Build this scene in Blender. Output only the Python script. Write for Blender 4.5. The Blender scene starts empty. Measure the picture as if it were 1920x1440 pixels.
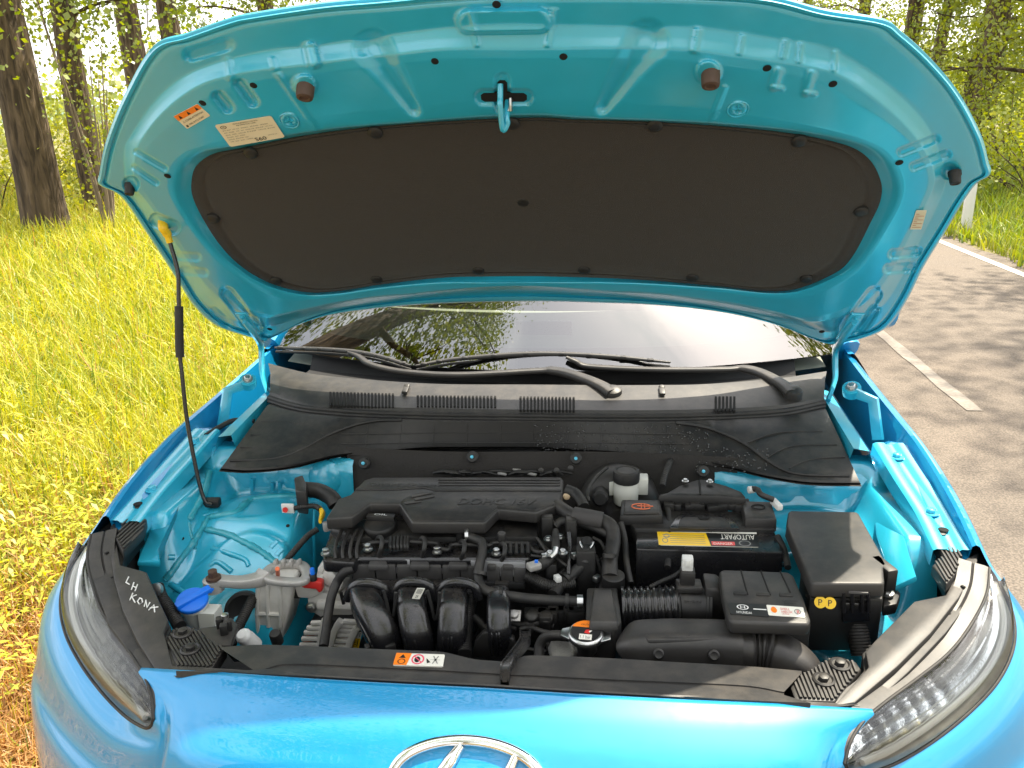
import bpy, bmesh, math, random
import numpy as np
from mathutils import Vector, Matrix

random.seed(7); RNG = np.random.default_rng(7)
SC = bpy.context.scene
COL = SC.collection
R = math.radians

# ------------------------------------------------------------------ camera
CAM = np.array([.1634, -.8122, 1.5979]); F = 1542.9; PW, PH = 1920., 1440.
_yaw, _pit, _rol = R(7.0005), R(18.317), R(-1.4467)
_f = np.array([-math.sin(_yaw)*math.cos(_pit), math.cos(_yaw)*math.cos(_pit), -math.sin(_pit)])
_r0 = np.array([math.cos(_yaw), math.sin(_yaw), 0.]); _u0 = np.cross(_r0, _f)
_r = math.cos(_rol)*_r0 + math.sin(_rol)*_u0; _u = -math.sin(_rol)*_r0 + math.cos(_rol)*_u0
cam = bpy.data.objects.new('camera', bpy.data.cameras.new('camera')); COL.objects.link(cam)
cam.matrix_world = Matrix(((_r[0], _u[0], -_f[0], CAM[0]), (_r[1], _u[1], -_f[1], CAM[1]), (_r[2], _u[2], -_f[2], CAM[2]), (0, 0, 0, 1)))
cam.data.sensor_width = 36.; cam.data.lens = F/PW*36.; cam.data.clip_start = .02; cam.data.clip_end = 3000.
SC.camera = cam

# ------------------------------------------------------------------ light
SUN = Vector((.345, .383, 1.)).normalized()           # towards the sun
world = bpy.data.worlds.new('World'); SC.world = world; world.use_nodes = True
wn = world.node_tree; bg = wn.nodes['Background']
sky = wn.nodes.new('ShaderNodeTexSky'); sky.sky_type = 'NISHITA'; sky.sun_disc = False
sky.sun_elevation = math.asin(SUN.z); sky.sun_rotation = math.atan2(SUN.x, SUN.y)
sky.air_density = 1.0; sky.dust_density = 4.; sky.ozone_density = 1.0
# thin broken cloud all over the sky
_tc0 = wn.nodes.new('ShaderNodeTexCoord'); _sep = wn.nodes.new('ShaderNodeSeparateXYZ'); wn.links.new(_tc0.outputs['Generated'], _sep.inputs[0])
_ad = wn.nodes.new('ShaderNodeMath'); _ad.operation = 'ADD'; _ad.inputs[1].default_value = .22; wn.links.new(_sep.outputs[2], _ad.inputs[0])
_dv = wn.nodes.new('ShaderNodeVectorMath'); _dv.operation = 'DIVIDE'; _cb = wn.nodes.new('ShaderNodeCombineXYZ')
for _k in range(3): wn.links.new(_ad.outputs[0], _cb.inputs[_k])
wn.links.new(_tc0.outputs['Generated'], _dv.inputs[0]); wn.links.new(_cb.outputs[0], _dv.inputs[1])
_cn = wn.nodes.new('ShaderNodeTexNoise'); _cn.inputs['Scale'].default_value = 3.1; _cn.inputs['Detail'].default_value = 9; _cn.inputs['Roughness'].default_value = .6; _cn.inputs['Distortion'].default_value = .5
wn.links.new(_dv.outputs[0], _cn.inputs['Vector'])
_cr = wn.nodes.new('ShaderNodeMapRange'); _cr.interpolation_type = 'SMOOTHSTEP'; _cr.inputs[1].default_value = .40; _cr.inputs[2].default_value = .66; _cr.inputs[3].default_value = .48; _cr.inputs[4].default_value = .85
wn.links.new(_cn.outputs[0], _cr.inputs[0])
_cm = wn.nodes.new('ShaderNodeMix'); _cm.data_type = 'RGBA'; _cm.inputs[7].default_value = (9.5, 9.4, 9.2, 1)
wn.links.new(_cr.outputs[0], _cm.inputs[0]); wn.links.new(sky.outputs[0], _cm.inputs[6]); wn.links.new(_cm.outputs[2], bg.inputs[0]); bg.inputs[1].default_value = .125
sun = bpy.data.objects.new('sun', bpy.data.lights.new('sun', 'SUN')); COL.objects.link(sun)
sun.data.energy = 5.0; sun.data.angle = R(.53); sun.data.color = (1., .91, .74)
sun.rotation_euler = SUN.to_track_quat('Z', 'Y').to_euler()
SC.view_settings.view_transform = 'Standard'; SC.view_settings.look = 'None'
SC.view_settings.exposure = 1.3; SC.view_settings.gamma = 1.
SC.cycles.use_denoising = True
SC.cycles.max_bounces = 6; SC.cycles.diffuse_bounces = 3; SC.cycles.glossy_bounces = 4; SC.cycles.transparent_max_bounces = 10
SC.cycles.sample_clamp_indirect = 6.

# ------------------------------------------------------------------ pixel of the photograph -> point on a known plane
def ray(x, y):
    return _f + _r*((x-PW/2)/F) - _u*((y-PH/2)/F)
def at(p, z=None, y=None, x=None, n=None, d=None):
    D = ray(p[0], p[1])
    if n is not None:
        n = np.array(n, float); t = (d - CAM@n)/(D@n)
    else:
        i, v = (2, z) if z is not None else ((1, y) if y is not None else (0, x)); t = (v-CAM[i])/D[i]
    return CAM + t*D
def pix(X):
    d = np.asarray(X, float)-CAM; w = d@_f
    return np.stack([PW/2+F*(d@_r)/w, PH/2-F*(d@_u)/w], -1)
def zm(x0, y0, k):
    return lambda *pts: [(x0+a/k, y0+b/k) for a, b in pts]
Z1 = zm(160, 0, 2.25); Z2 = zm(920, 0, 1.92); Z3 = zm(360, 560, 3.); Z4 = zm(960, 560, 2.595); Z5 = zm(540, 860, 3.2)
Z6 = zm(1000, 860, 2.743); Z7 = zm(80, 900, 2.666); Z8 = zm(1250, 960, 2.866)
ZA = zm(540, 1040, 5.647); ZB = zm(820, 960, 5.142); ZC = zm(1120, 860, 5.333); ZD = zm(1360, 1060, 5.647); ZE = zm(220, 880, 4.); ZF = zm(580, 870, 3.692)
ZG = zm(1560, 400, 2.058); ZH = zm(0, 600, 1.7143)

# ------------------------------------------------------------------ materials
def lnk(m, a, b): m.node_tree.links.new(a, b)
def mat(name, col, rough=.5, metal=0., var=.12, vscale=9., bump=0., bscale=300., coat=0., spec=.5, rvar=.1, col2=None, sheen=0., coords='Object', dust=0.):
    m = bpy.data.materials.new(name); m.use_nodes = True; nt = m.node_tree; b = nt.nodes['Principled BSDF']
    tc = nt.nodes.new('ShaderNodeTexCoord'); no = nt.nodes.new('ShaderNodeTexNoise'); no.inputs['Scale'].default_value = vscale; no.inputs['Detail'].default_value = 5
    lnk(m, tc.outputs[coords], no.inputs['Vector'])
    mx = nt.nodes.new('ShaderNodeMix'); mx.data_type = 'RGBA'
    c2 = col2 if col2 else tuple(min(1, c*(1+var)) for c in col); c1 = tuple(col) if col2 else tuple(c*(1-var) for c in col)
    mx.inputs[6].default_value = (*c1, 1); mx.inputs[7].default_value = (*c2, 1)
    lnk(m, no.outputs[0], mx.inputs[0]); lnk(m, mx.outputs[2], b.inputs['Base Color'])
    mr = nt.nodes.new('ShaderNodeMapRange'); mr.inputs[3].default_value = max(.02, rough-rvar*rough*1.5); mr.inputs[4].default_value = min(1, rough+rvar*rough*1.5)
    lnk(m, no.outputs[0], mr.inputs[0]); lnk(m, mr.outputs[0], b.inputs['Roughness'])
    b.inputs['Metallic'].default_value = metal; b.inputs['Specular IOR Level'].default_value = spec
    b.inputs['Coat Weight'].default_value = coat; b.inputs['Coat Roughness'].default_value = .04
    b.inputs['Sheen Weight'].default_value = sheen
    if dust:
        ge = nt.nodes.new('ShaderNodeNewGeometry'); sx = nt.nodes.new('ShaderNodeSeparateXYZ'); lnk(m, ge.outputs['Normal'], sx.inputs[0])
        nd = nt.nodes.new('ShaderNodeTexNoise'); nd.inputs['Scale'].default_value = 23; nd.inputs['Detail'].default_value = 8; nd.inputs['Roughness'].default_value = .7; lnk(m, tc.outputs[coords], nd.inputs['Vector'])
        r1 = nt.nodes.new('ShaderNodeMapRange'); r1.inputs[1].default_value = .42; r1.inputs[2].default_value = .75; r1.inputs[3].default_value = 0; r1.inputs[4].default_value = dust; lnk(m, nd.outputs[0], r1.inputs[0])
        mu = nt.nodes.new('ShaderNodeMath'); mu.operation = 'MULTIPLY'; mu.use_clamp = True; lnk(m, r1.outputs[0], mu.inputs[0]); lnk(m, sx.outputs[2], mu.inputs[1])
        md = nt.nodes.new('ShaderNodeMix'); md.data_type = 'RGBA'; md.inputs[7].default_value = (.26, .22, .175, 1); lnk(m, mu.outputs[0], md.inputs[0]); lnk(m, mx.outputs[2], md.inputs[6]); lnk(m, md.outputs[2], b.inputs['Base Color'])
        vs = nt.nodes.new('ShaderNodeTexVoronoi'); vs.inputs['Scale'].default_value = 210; lnk(m, tc.outputs[coords], vs.inputs['Vector'])
        r2 = nt.nodes.new('ShaderNodeMapRange'); r2.inputs[1].default_value = .10; r2.inputs[2].default_value = .05; r2.inputs[3].default_value = 0; r2.inputs[4].default_value = dust*1.6; lnk(m, vs.outputs['Distance'], r2.inputs[0])
        m3 = nt.nodes.new('ShaderNodeMath'); m3.operation = 'MULTIPLY'; m3.use_clamp = True; lnk(m, r2.outputs[0], m3.inputs[0]); lnk(m, nd.outputs[0], m3.inputs[1])
        me_ = nt.nodes.new('ShaderNodeMix'); me_.data_type = 'RGBA'; me_.inputs[7].default_value = (.3, .26, .21, 1); lnk(m, m3.outputs[0], me_.inputs[0]); lnk(m, md.outputs[2], me_.inputs[6]); lnk(m, me_.outputs[2], b.inputs['Base Color'])
    if bump:
        n2 = nt.nodes.new('ShaderNodeTexNoise'); n2.inputs['Scale'].default_value = bscale; n2.inputs['Detail'].default_value = 3
        lnk(m, tc.outputs[coords], n2.inputs['Vector'])
        bp = nt.nodes.new('ShaderNodeBump'); bp.inputs['Strength'].default_value = bump; bp.inputs['Distance'].default_value = .002
        lnk(m, n2.outputs[0], bp.inputs['Height']); lnk(m, bp.outputs[0], b.inputs['Normal'])
    return m
PAINT = mat('blue_paint', (.002, .245, .52), .42, .3, var=.04, vscale=60, coat=1.)
PAINT.node_tree.nodes['Principled BSDF'].inputs['Coat Roughness'].default_value = .008; PAINT.node_tree.nodes['Principled BSDF'].inputs['Coat IOR'].default_value = 1.52
PAINT_IN = mat('blue_inner_paint', (.02, .42, .61), .40, .12, var=.07, vscale=25, coat=1., bump=.03, bscale=240)
PAINT_IN.node_tree.nodes['Principled BSDF'].inputs['Coat IOR'].default_value = 1.75; PAINT_IN.node_tree.nodes['Principled BSDF'].inputs['Coat Roughness'].default_value = .16
SEALER = mat('seam_sealer', (.03, .33, .42), .4, 0, var=.2, vscale=60, bump=.3, bscale=160, coat=.4)
PLASTIC = mat('black_plastic', (.010, .0095, .0095), .50, 0, var=.25, vscale=30, bump=.12, bscale=900, dust=.16)
PLASTIC_G = mat('grey_black_plastic', (.024, .0225, .022), .45, 0, var=.2, vscale=18, bump=.15, bscale=1100, dust=.16)
GLOSSB = mat('glossy_black_plastic', (.009, .009, .0105), .27, 0, var=.2, vscale=30, coat=.25, bump=.05, bscale=200, dust=.16)
RUBBER = mat('rubber', (.012, .0115, .0115), .58, 0, var=.3, vscale=40, bump=.1, bscale=500, dust=.16)
RAILP = mat('rail_lit_plastic', (.052, .05, .05), .5, 0, var=.2, vscale=30, bump=.1, bscale=900, dust=.12)  # lighter copy of the black plastic, sky fill put into its colour
FABRIC = mat('insulation_felt', (.022, .0165, .0125), .95, 0, var=.3, vscale=70, bump=.8, bscale=700, sheen=.15, dust=.05)
DARK = mat('shade_and_trim_black', (.008, .008, .009), .8, 0, var=.3, vscale=20)  # shade put into the colour for bay depths; plain black on frit and markings
HOLE = mat('hole_shade_black', (.003, .003, .003), .9, 0)  # flat black that paints in the shade inside holes, slots and grooves
ALU = mat('cast_aluminium', (.42, .405, .385), .42, .35, var=.22, vscale=45, bump=.35, bscale=420)
ALUB = mat('lit_aluminium', (.66, .64, .60), .42, .2, var=.18, vscale=45, bump=.3, bscale=420)  # cast aluminium copy, brightness put into its colour for shaded parts
STEEL = mat('zinc_steel', (.55, .55, .54), .3, 1., var=.15, vscale=40)
CHROME = mat('chrome', (.8, .8, .8), .07, 1., var=.05, vscale=20)
WHITEP = mat('white_plastic', (.62, .62, .60), .4, 0, var=.06, vscale=20)
MILKY = mat('milky_plastic', (.6, .6, .55), .42, 0, var=.08, vscale=14)
PAPER = mat('label_white', (.72, .70, .63), .42, 0, var=.04, vscale=30)
CREAM = mat('label_cream', (.70, .62, .44), .5, 0, var=.04, vscale=30)
ORANGE = mat('orange_print', (.85, .21, .01), .4, 0, var=.04)
YELLOW = mat('yellow_plastic', (.80, .50, .01), .4, 0, var=.05)
RED = mat('red_plastic', (.62, .035, .03), .35, 0, var=.08)
PINK = mat('pink_print', (.75, .08, .14), .4, 0, var=.05)
BLUEP = mat('washer_blue_plastic', (.005, .16, .75), .38, 0, var=.06)
INK = mat('black_ink', (.012, .012, .012), .45, 0)
GREYINK = mat('grey_ink', (.2, .2, .19), .5, 0)
COPPER = mat('copper', (.55, .13, .05), .4, .6)
CHALK = mat('white_marker', (.72, .72, .70), .5, 0, var=.1, vscale=90)
TERRA = mat('brown_rubber', (.07, .038, .024), .6, 0, var=.2, vscale=40)

def glass(name, tint=(1, 1, 1), ior=1.5, rough=.0):
    m = bpy.data.materials.new(name); m.use_nodes = True; nt = m.node_tree
    for n in list(nt.nodes):
        if n.type != 'OUTPUT_MATERIAL': nt.nodes.remove(n)
    out = [n for n in nt.nodes if n.type == 'OUTPUT_MATERIAL'][0]
    t = nt.nodes.new('ShaderNodeBsdfTransparent'); t.inputs[0].default_value = (*tint, 1)
    g = nt.nodes.new('ShaderNodeBsdfGlossy'); g.inputs['Roughness'].default_value = rough
    fr = nt.nodes.new('ShaderNodeFresnel'); fr.inputs[0].default_value = ior
    mx = nt.nodes.new('ShaderNodeMixShader')
    lnk(m, fr.outputs[0], mx.inputs[0]); lnk(m, t.outputs[0], mx.inputs[1]); lnk(m, g.outputs[0], mx.inputs[2]); lnk(m, mx.outputs[0], out.inputs[0])
    return m
WSGLASS = glass('windscreen_glass', (.78, .86, .80), 3.0)
LENS = glass('clear_lens', (.93, .94, .93), 1.5, .02)

# ------------------------------------------------------------------ mesh building
class B:
    def __init__(s): s.v = []; s.f = []; s.m = []
    def add(s, vs, fs, mi=0):
        o = len(s.v); s.v += [tuple(map(float, p)) for p in vs]; s.f += [tuple(o+i for i in f) for f in fs]; s.m += [mi]*len(fs); return s
    def prism(s, top, bot, mi=0, cap=True):
        n = len(top); fs = [(i, (i+1) % n, n+(i+1) % n, n+i) for i in range(n)]
        if cap: fs += [tuple(range(n))[::-1], tuple(range(n, 2*n))]
        return s.add(list(top)+list(bot), fs, mi)
    def box(s, c, sz, rz=0., mi=0, M=None):
        c = np.array(c, float); h = np.array(sz, float)/2; cs, sn = math.cos(rz), math.sin(rz)
        P = []
        for dz in (-1, 1):
            for dx, dy in ((-1, -1), (1, -1), (1, 1), (-1, 1)):
                q = np.array([dx*h[0], dy*h[1], dz*h[2]])
                q = np.array([q[0]*cs-q[1]*sn, q[0]*sn+q[1]*cs, q[2]]) if M is None else np.array(M) @ q
                P.append(c+q)
        return s.add(P, [(3, 2, 1, 0), (4, 5, 6, 7), (0, 1, 5, 4), (1, 2, 6, 5), (2, 3, 7, 6), (3, 0, 4, 7)], mi)
    def grid(s, G, mi=0, wrap=False):
        G = np.asarray(G, float); a, b = G.shape[:2]; fs = []
        for i in range(a-1):
            for j in range(b if wrap else b-1):
                k = (j+1) % b; fs.append((i*b+j, i*b+k, (i+1)*b+k, (i+1)*b+j))
        return s.add(G.reshape(-1, 3), fs, mi)
    def tube(s, path, r, n=12, mi=0, cap=True, sq=None):
        P = np.asarray(path, float); m = len(P)
        r = np.full(m, r) if np.isscalar(r) else np.asarray(r, float)
        T = np.gradient(P, axis=0); T /= np.linalg.norm(T, axis=1)[:, None]+1e-12
        up = np.array([0, 0, 1.]) if abs(T[0][2]) < .9 else np.array([1., 0, 0])
        N = np.cross(T[0], up); N /= np.linalg.norm(N); rings = []
        for i in range(m):
            N = N - T[i]*(N@T[i]); N /= np.linalg.norm(N); Bn = np.cross(T[i], N)
            a = np.linspace(0, 2*math.pi, n, endpoint=False); ca, sa = np.cos(a), np.sin(a)
            if sq:                                   # rounded-box section: sq=(width ratio, exponent)
                e = 2./sq[1]; ca = np.sign(ca)*np.abs(ca)**e*sq[0]; sa = np.sign(sa)*np.abs(sa)**e
            rings.append(P[i]+r[i]*(ca[:, None]*N+sa[:, None]*Bn))
        o = len(s.v); s.grid(rings, mi, wrap=True)
        if cap:
            s.f += [tuple(o+i for i in range(n))[::-1], tuple(o+(m-1)*n+i for i in range(n))]; s.m += [mi, mi]
        return s
    def lathe(s, prof, c, ax=(0, 0, 1), n=24, mi=0, ex=1., ref=None):
        ax = np.array(ax, float); ax /= np.linalg.norm(ax)
        t = np.array(ref if ref is not None else ((1., 0, 0) if abs(ax[0]) < .9 else (0, 1., 0)), float); U = t-ax*(t@ax); U /= np.linalg.norm(U); V = np.cross(ax, U)
        a = np.linspace(0, 2*math.pi, n, endpoint=False); c = np.array(c, float)
        G = [c+ax*h+(np.cos(a)[:, None]*U*ex+np.sin(a)[:, None]*V)*max(rr, 1e-5) for rr, h in prof]
        o = len(s.v); s.grid(G, mi, wrap=True)
        m = len(prof); s.f += [tuple(o+i for i in range(n))[::-1], tuple(o+(m-1)*n+i for i in range(n))]; s.m += [mi, mi]
        return s

def cr(pts, n=8, closed=False):
    """smooth curve through points"""
    P = np.asarray(pts, float); m = len(P); out = []
    rng = range(m if closed else m-1)
    for i in rng:
        if closed: a, b, c, d = P[(i-1) % m], P[i], P[(i+1) % m], P[(i+2) % m]
        else: a, b, c, d = P[max(i-1, 0)], P[i], P[i+1], P[min(i+2, m-1)]
        if not closed and i == 0: a = 2*b-c
        if not closed and i == m-2: d = 2*c-b
        for t in np.linspace(0, 1, n, endpoint=False):
            out.append(.5*((2*b)+(-a+c)*t+(2*a-5*b+4*c-d)*t*t+(-a+3*b-3*c+d)*t**3))
    if not closed: out.append(P[-1])
    return np.array(out)
def resamp(pts, n):
    P = np.asarray(pts, float); L = np.r_[0, np.cumsum(np.linalg.norm(np.diff(P, axis=0), axis=1))]
    t = np.linspace(0, L[-1], n); return np.stack([np.interp(t, L, P[:, k]) for k in range(P.shape[1])], -1)
def loft(rows, nu=8, nv=4):
    """dense grid through a coarse grid of control rows"""
    G = np.array([cr(r, nu) for r in rows]); return np.stack([cr(G[:, j], nv) for j in range(G.shape[1])], 1)

def put(name, b, m, parent=None, bevel=0., seg=2, ang=40, label=None, stuff=False, lim=25):
    me = bpy.data.meshes.new(name); me.from_pydata(b.v, [], b.f)
    for x in (m if isinstance(m, (list, tuple)) else [m]): me.materials.append(x)
    if max(b.m, default=0): me.polygons.foreach_set('material_index', b.m)
    bm = bmesh.new(); bm.from_mesh(me)
    bmesh.ops.recalc_face_normals(bm, faces=bm.faces)
    if bevel:
        es = [e for e in bm.edges if len(e.link_faces) == 2 and e.calc_face_angle(0) > R(lim)]
        bmesh.ops.bevel(bm, geom=es, offset=bevel, segments=seg, profile=.5, affect='EDGES', clamp_overlap=True)
    bm.to_mesh(me); bm.free()
    me.polygons.foreach_set('use_smooth', [True]*len(me.polygons)); me.set_sharp_from_angle(angle=R(ang)); me.update()
    o = bpy.data.objects.new(name, me); COL.objects.link(o)
    if parent: o.parent = parent
    if label: o['label'] = label
    if stuff: o['kind'] = 'stuff'
    return o
def thing(name, label, cat, loc=(0, 0, 0), group=None):
    o = bpy.data.objects.new(name, None); COL.objects.link(o); o.location = loc; o['label'] = label; o['category'] = cat; o.empty_display_size = .1
    if group: o['group'] = group
    return o

_tc = {}
def text_mesh(s):
    """verts (unit height, origin bottom left) and faces of a string"""
    if s in _tc: return _tc[s]
    cu = bpy.data.curves.new('txt', 'FONT'); cu.body = s; cu.resolution_u = 2
    o = bpy.data.objects.new('txt', cu); COL.objects.link(o)
    dg = bpy.context.evaluated_depsgraph_get(); me = bpy.data.meshes.new_from_object(o.evaluated_get(dg))
    V = np.array([v.co[:] for v in me.vertices]).reshape(-1, 3); Fc = [tuple(p.vertices) for p in me.polygons]
    bpy.data.objects.remove(o); bpy.data.meshes.remove(me); bpy.data.curves.remove(cu)
    if len(V): V = V[:, :2]-V[:, :2].min(0); V /= max(1e-6, V[:, 1].max())
    _tc[s] = (V, Fc); return _tc[s]
def sticker(name, quad, items, mats, parent, lift=.0006, label=None, thick=.0004, bg=0, sub=1):
    """flat label on four corners (bottom left, bottom right, top right, top left); items: ('poly',pts,mat) ('text',s,x,y,w,h,mat) ('disc',x,y,rx,ry,mat) ('ring',x,y,rx,ry,w,mat)"""
    q = [np.array(p, float) for p in quad]
    n = np.cross(q[1]-q[0], q[3]-q[0]); n /= np.linalg.norm(n)
    if n@(CAM-q[0]) < 0: n = -n
    W = lambda u, v, k: (1-u)*(1-v)*q[0]+u*(1-v)*q[1]+u*v*q[2]+(1-u)*v*q[3]+n*(lift+k*.00025)
    b = B()
    if bg is not None:
        e = .025; oc = [(e, 0), (1-e, 0), (1, e*2), (1, 1-e*2), (1-e, 1), (e, 1), (0, 1-e*2), (0, e*2)]
        b.prism([W(u, v, 0) for u, v in oc], [W(u, v, 0)-n*(thick+lift*.8) for u, v in oc], bg)
    for k, it in enumerate(items):
        k = 1+k*.08; mi = it[-1]
        if it[0] == 'poly': b.add([W(u, v, k) for u, v in it[1]], [tuple(range(len(it[1])))], mi)
        elif it[0] == 'text':
            V, Fc = text_mesh(it[1])
            if len(V): 
                wx = V[:, 0].max(); b.add([W(it[2]+p[0]/wx*it[4], it[3]+p[1]*it[5], k) for p in V], Fc, mi)
        elif it[0] == 'disc':
            a = np.linspace(0, 2*math.pi, 24, endpoint=False); b.add([W(it[1]+it[3]*math.cos(t), it[2]+it[4]*math.sin(t), k) for t in a], [tuple(range(24))], mi)
        elif it[0] == 'ring':
            a = np.linspace(0, 2*math.pi, 28, endpoint=False)
            P = [W(it[1]+it[3]*math.cos(t), it[2]+it[4]*math.sin(t), k) for t in a]+[W(it[1]+(it[3]-it[5]*it[3])*math.cos(t), it[2]+(it[4]-it[5]*it[4])*math.sin(t), k) for t in a]
            b.add(P, [(i, (i+1) % 28, 28+(i+1) % 28, 28+i) for i in range(28)], mi)
        elif it[0] == 'line':
            (x0, y0), (x1, y1), w = it[1], it[2], it[3]; d = np.array([x1-x0, y1-y0]); L = np.linalg.norm(d); nn = np.array([-d[1], d[0]])/L*w/2
            b.add([W(x0+nn[0], y0+nn[1], k), W(x1+nn[0], y1+nn[1], k), W(x1-nn[0], y1-nn[1], k), W(x0-nn[0], y0-nn[1], k)], [(0, 1, 2, 3)], mi)
    return put(name, b, mats, parent, label=label)
def bolt(c, r, parent, m=STEEL, ax=(0, 0, 1), h=None, name='bolt', flange=1.5):
    h = h or r*1.1; b = B(); b.lathe([(r*flange, 0), (r*flange, h*.25), (r*1.1, h*.3)], c, ax, 16)
    ax = np.array(ax, float); ax /= np.linalg.norm(ax)
    b.lathe([(r, h*.28), (r, h*.9), (r*.82, h)], c, ax, 6); b.lathe([(r*.5, h), (r*.45, h*1.02)], c, ax, 8)
    return put(name, b, m, parent, ang=30)

# ================================================================== SETTING
def struct(name, b, m, label=None, parent=None):
    o = put(name, b, m, parent)
    if not parent:
        o['kind'] = 'structure'
        if label: o['label'] = label
    return o
def vcol_mat(name, rough=.6, trans=.35, gloss=.06):
    m = bpy.data.materials.new(name); m.use_nodes = True; nt = m.node_tree
    for n in list(nt.nodes):
        if n.type != 'OUTPUT_MATERIAL': nt.nodes.remove(n)
    out = [n for n in nt.nodes if n.type == 'OUTPUT_MATERIAL'][0]
    a = nt.nodes.new('ShaderNodeAttribute'); a.attribute_name = 'Col'
    d = nt.nodes.new('ShaderNodeBsdfDiffuse'); t = nt.nodes.new('ShaderNodeBsdfTranslucent'); g = nt.nodes.new('ShaderNodeBsdfGlossy'); g.inputs['Roughness'].default_value = rough
    hs = nt.nodes.new('ShaderNodeHueSaturation'); hs.inputs['Hue'].default_value = .485; hs.inputs['Saturation'].default_value = 1.15; hs.inputs['Value'].default_value = 1.25
    m1 = nt.nodes.new('ShaderNodeMixShader'); m1.inputs[0].default_value = trans; m2 = nt.nodes.new('ShaderNodeMixShader'); m2.inputs[0].default_value = gloss
    lnk(m, a.outputs[0], d.inputs[0]); lnk(m, a.outputs[0], hs.inputs['Color']); lnk(m, hs.outputs[0], t.inputs[0])
    lnk(m, d.outputs[0], m1.inputs[1]); lnk(m, t.outputs[0], m1.inputs[2]); lnk(m, m1.outputs[0], m2.inputs[1]); lnk(m, g.outputs[0], m2.inputs[2]); lnk(m, m2.outputs[0], out.inputs[0])
    return m
LEAF = vcol_mat('leaf', .45, .45, .07); BLADE = vcol_mat('grass_blade', .5, .4, .05)
def np_mesh(name, V, Q, cols, m, parent=None, tri=False):
    """V (n,3), Q (f,k) faces, cols (f,3) per face"""
    me = bpy.data.meshes.new(name); k = Q.shape[1]
    me.vertices.add(len(V)); me.vertices.foreach_set('co', V.astype(np.float32).ravel())
    me.loops.add(Q.size); me.loops.foreach_set('vertex_index', Q.astype(np.int32).ravel())
    me.polygons.add(len(Q)); me.polygons.foreach_set('loop_start', np.arange(0, Q.size, k, dtype=np.int32))
    me.update(calc_edges=True)
    at_ = me.color_attributes.new('Col', 'FLOAT_COLOR', 'CORNER')
    c = np.repeat(np.c_[cols, np.ones(len(cols))], k, 0).astype(np.float32); at_.data.foreach_set('color', c.ravel())
    me.materials.append(m); o = bpy.data.objects.new(name, me); COL.objects.link(o)
    if parent: o.parent = parent
    return o

# ground sheet
def soil():
    m = mat('meadow_soil', (.12, .115, .035), .95, 0, vscale=1.6, bump=.6, bscale=30, col2=(.20, .16, .065)); return m
gb = B(); xs = [-1500, -300, -60, -20, -8, -2, 2, 8, 20, 60, 300, 1500]; ys = [-1500, -200, -40, -10, 0, 5, 10, 20, 40, 100, 400, 2000]
gb.grid([[(x, y, -.012) for x in xs] for y in ys]); struct('ground', gb, soil(), 'grassy meadow ground beyond and beside the road')

# road, with worn asphalt
def asphalt():
    m = mat('asphalt', (.135, .108, .086), .85, 0, vscale=.7, bump=0, col2=(.21, .168, .132)); nt = m.node_tree; b = nt.nodes['Principled BSDF']
    tc = nt.nodes.new('ShaderNodeTexCoord'); v = nt.nodes.new('ShaderNodeTexVoronoi'); v.inputs['Scale'].default_value = 95
    lnk(m, tc.outputs['Object'], v.inputs['Vector']); bp = nt.nodes.new('ShaderNodeBump'); bp.inputs['Strength'].default_value = .7; bp.inputs['Distance'].default_value = .004
    lnk(m, v.outputs['Distance'], bp.inputs['Height']); lnk(m, bp.outputs[0], b.inputs['Normal'])
    mx = nt.nodes.new('ShaderNodeMix'); mx.data_type = 'RGBA'; mx.blend_type = 'MULTIPLY'; mx.inputs[0].default_value = .8
    src = b.inputs['Base Color'].links[0].from_socket; lnk(m, src, mx.inputs[6])
    rp = nt.nodes.new('ShaderNodeMapRange'); rp.inputs[1].default_value = 0; rp.inputs[2].default_value = .7; rp.inputs[3].default_value = 1.25; rp.inputs[4].default_value = .45
    v2 = nt.nodes.new('ShaderNodeTexVoronoi'); v2.inputs['Scale'].default_value = 130; lnk(m, tc.outputs['Object'], v2.inputs['Vector'])
    lnk(m, v2.outputs['Distance'], rp.inputs[0]); lnk(m, rp.outputs[0], mx.inputs[7]); lnk(m, mx.outputs[2], b.inputs['Base Color'])
    return m
ASPH = asphalt()
rb = B(); ry = np.r_[np.arange(-40, 60, 1.), np.arange(60, 400, 20.)]
rng2 = np.random.default_rng(3)
el = -.42+.05*rng2.standard_normal(len(ry)); er = 4.36+.04*rng2.standard_normal(len(ry))
rb.grid([[(el[i]-.03, y, -.014), (el[i], y, 0), (2, y, .0), (er[i], y, 0), (er[i]+.03, y, -.014)] for i, y in enumerate(ry)])
road = struct('road', rb, ASPH, 'sunlit grey asphalt country road beside the car')
LINE = mat('worn_road_paint', (.30, .262, .225), .85, 0, vscale=40, bump=.6, bscale=160, col2=(.15, .127, .106))
for (a, b_) in [(-1.4, 1.1), (3.62, 6.7), (9.2, 12.2), (14.7, 17.7), (20.2, 23.2), (25.7, 28.7)]:
    lb = B(); yy = np.linspace(a, b_, 16); lb.grid([[(2.09+.006*math.sin(9*y), y, .004), (2.175+.005*math.sin(7*y), y, .004)] for y in yy]); put('centre_line_dash', lb, LINE, road)
lb = B(); yy = np.linspace(-40, 300, 400); lb.grid([[(4.04, y, .004), (4.135+.004*math.sin(5*y), y, .004)] for y in yy]); put('edge_line', lb, mat('white_road_paint', (.58, .55, .50), .7, 0, vscale=12, col2=(.36, .33, .29)), road)

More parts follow.
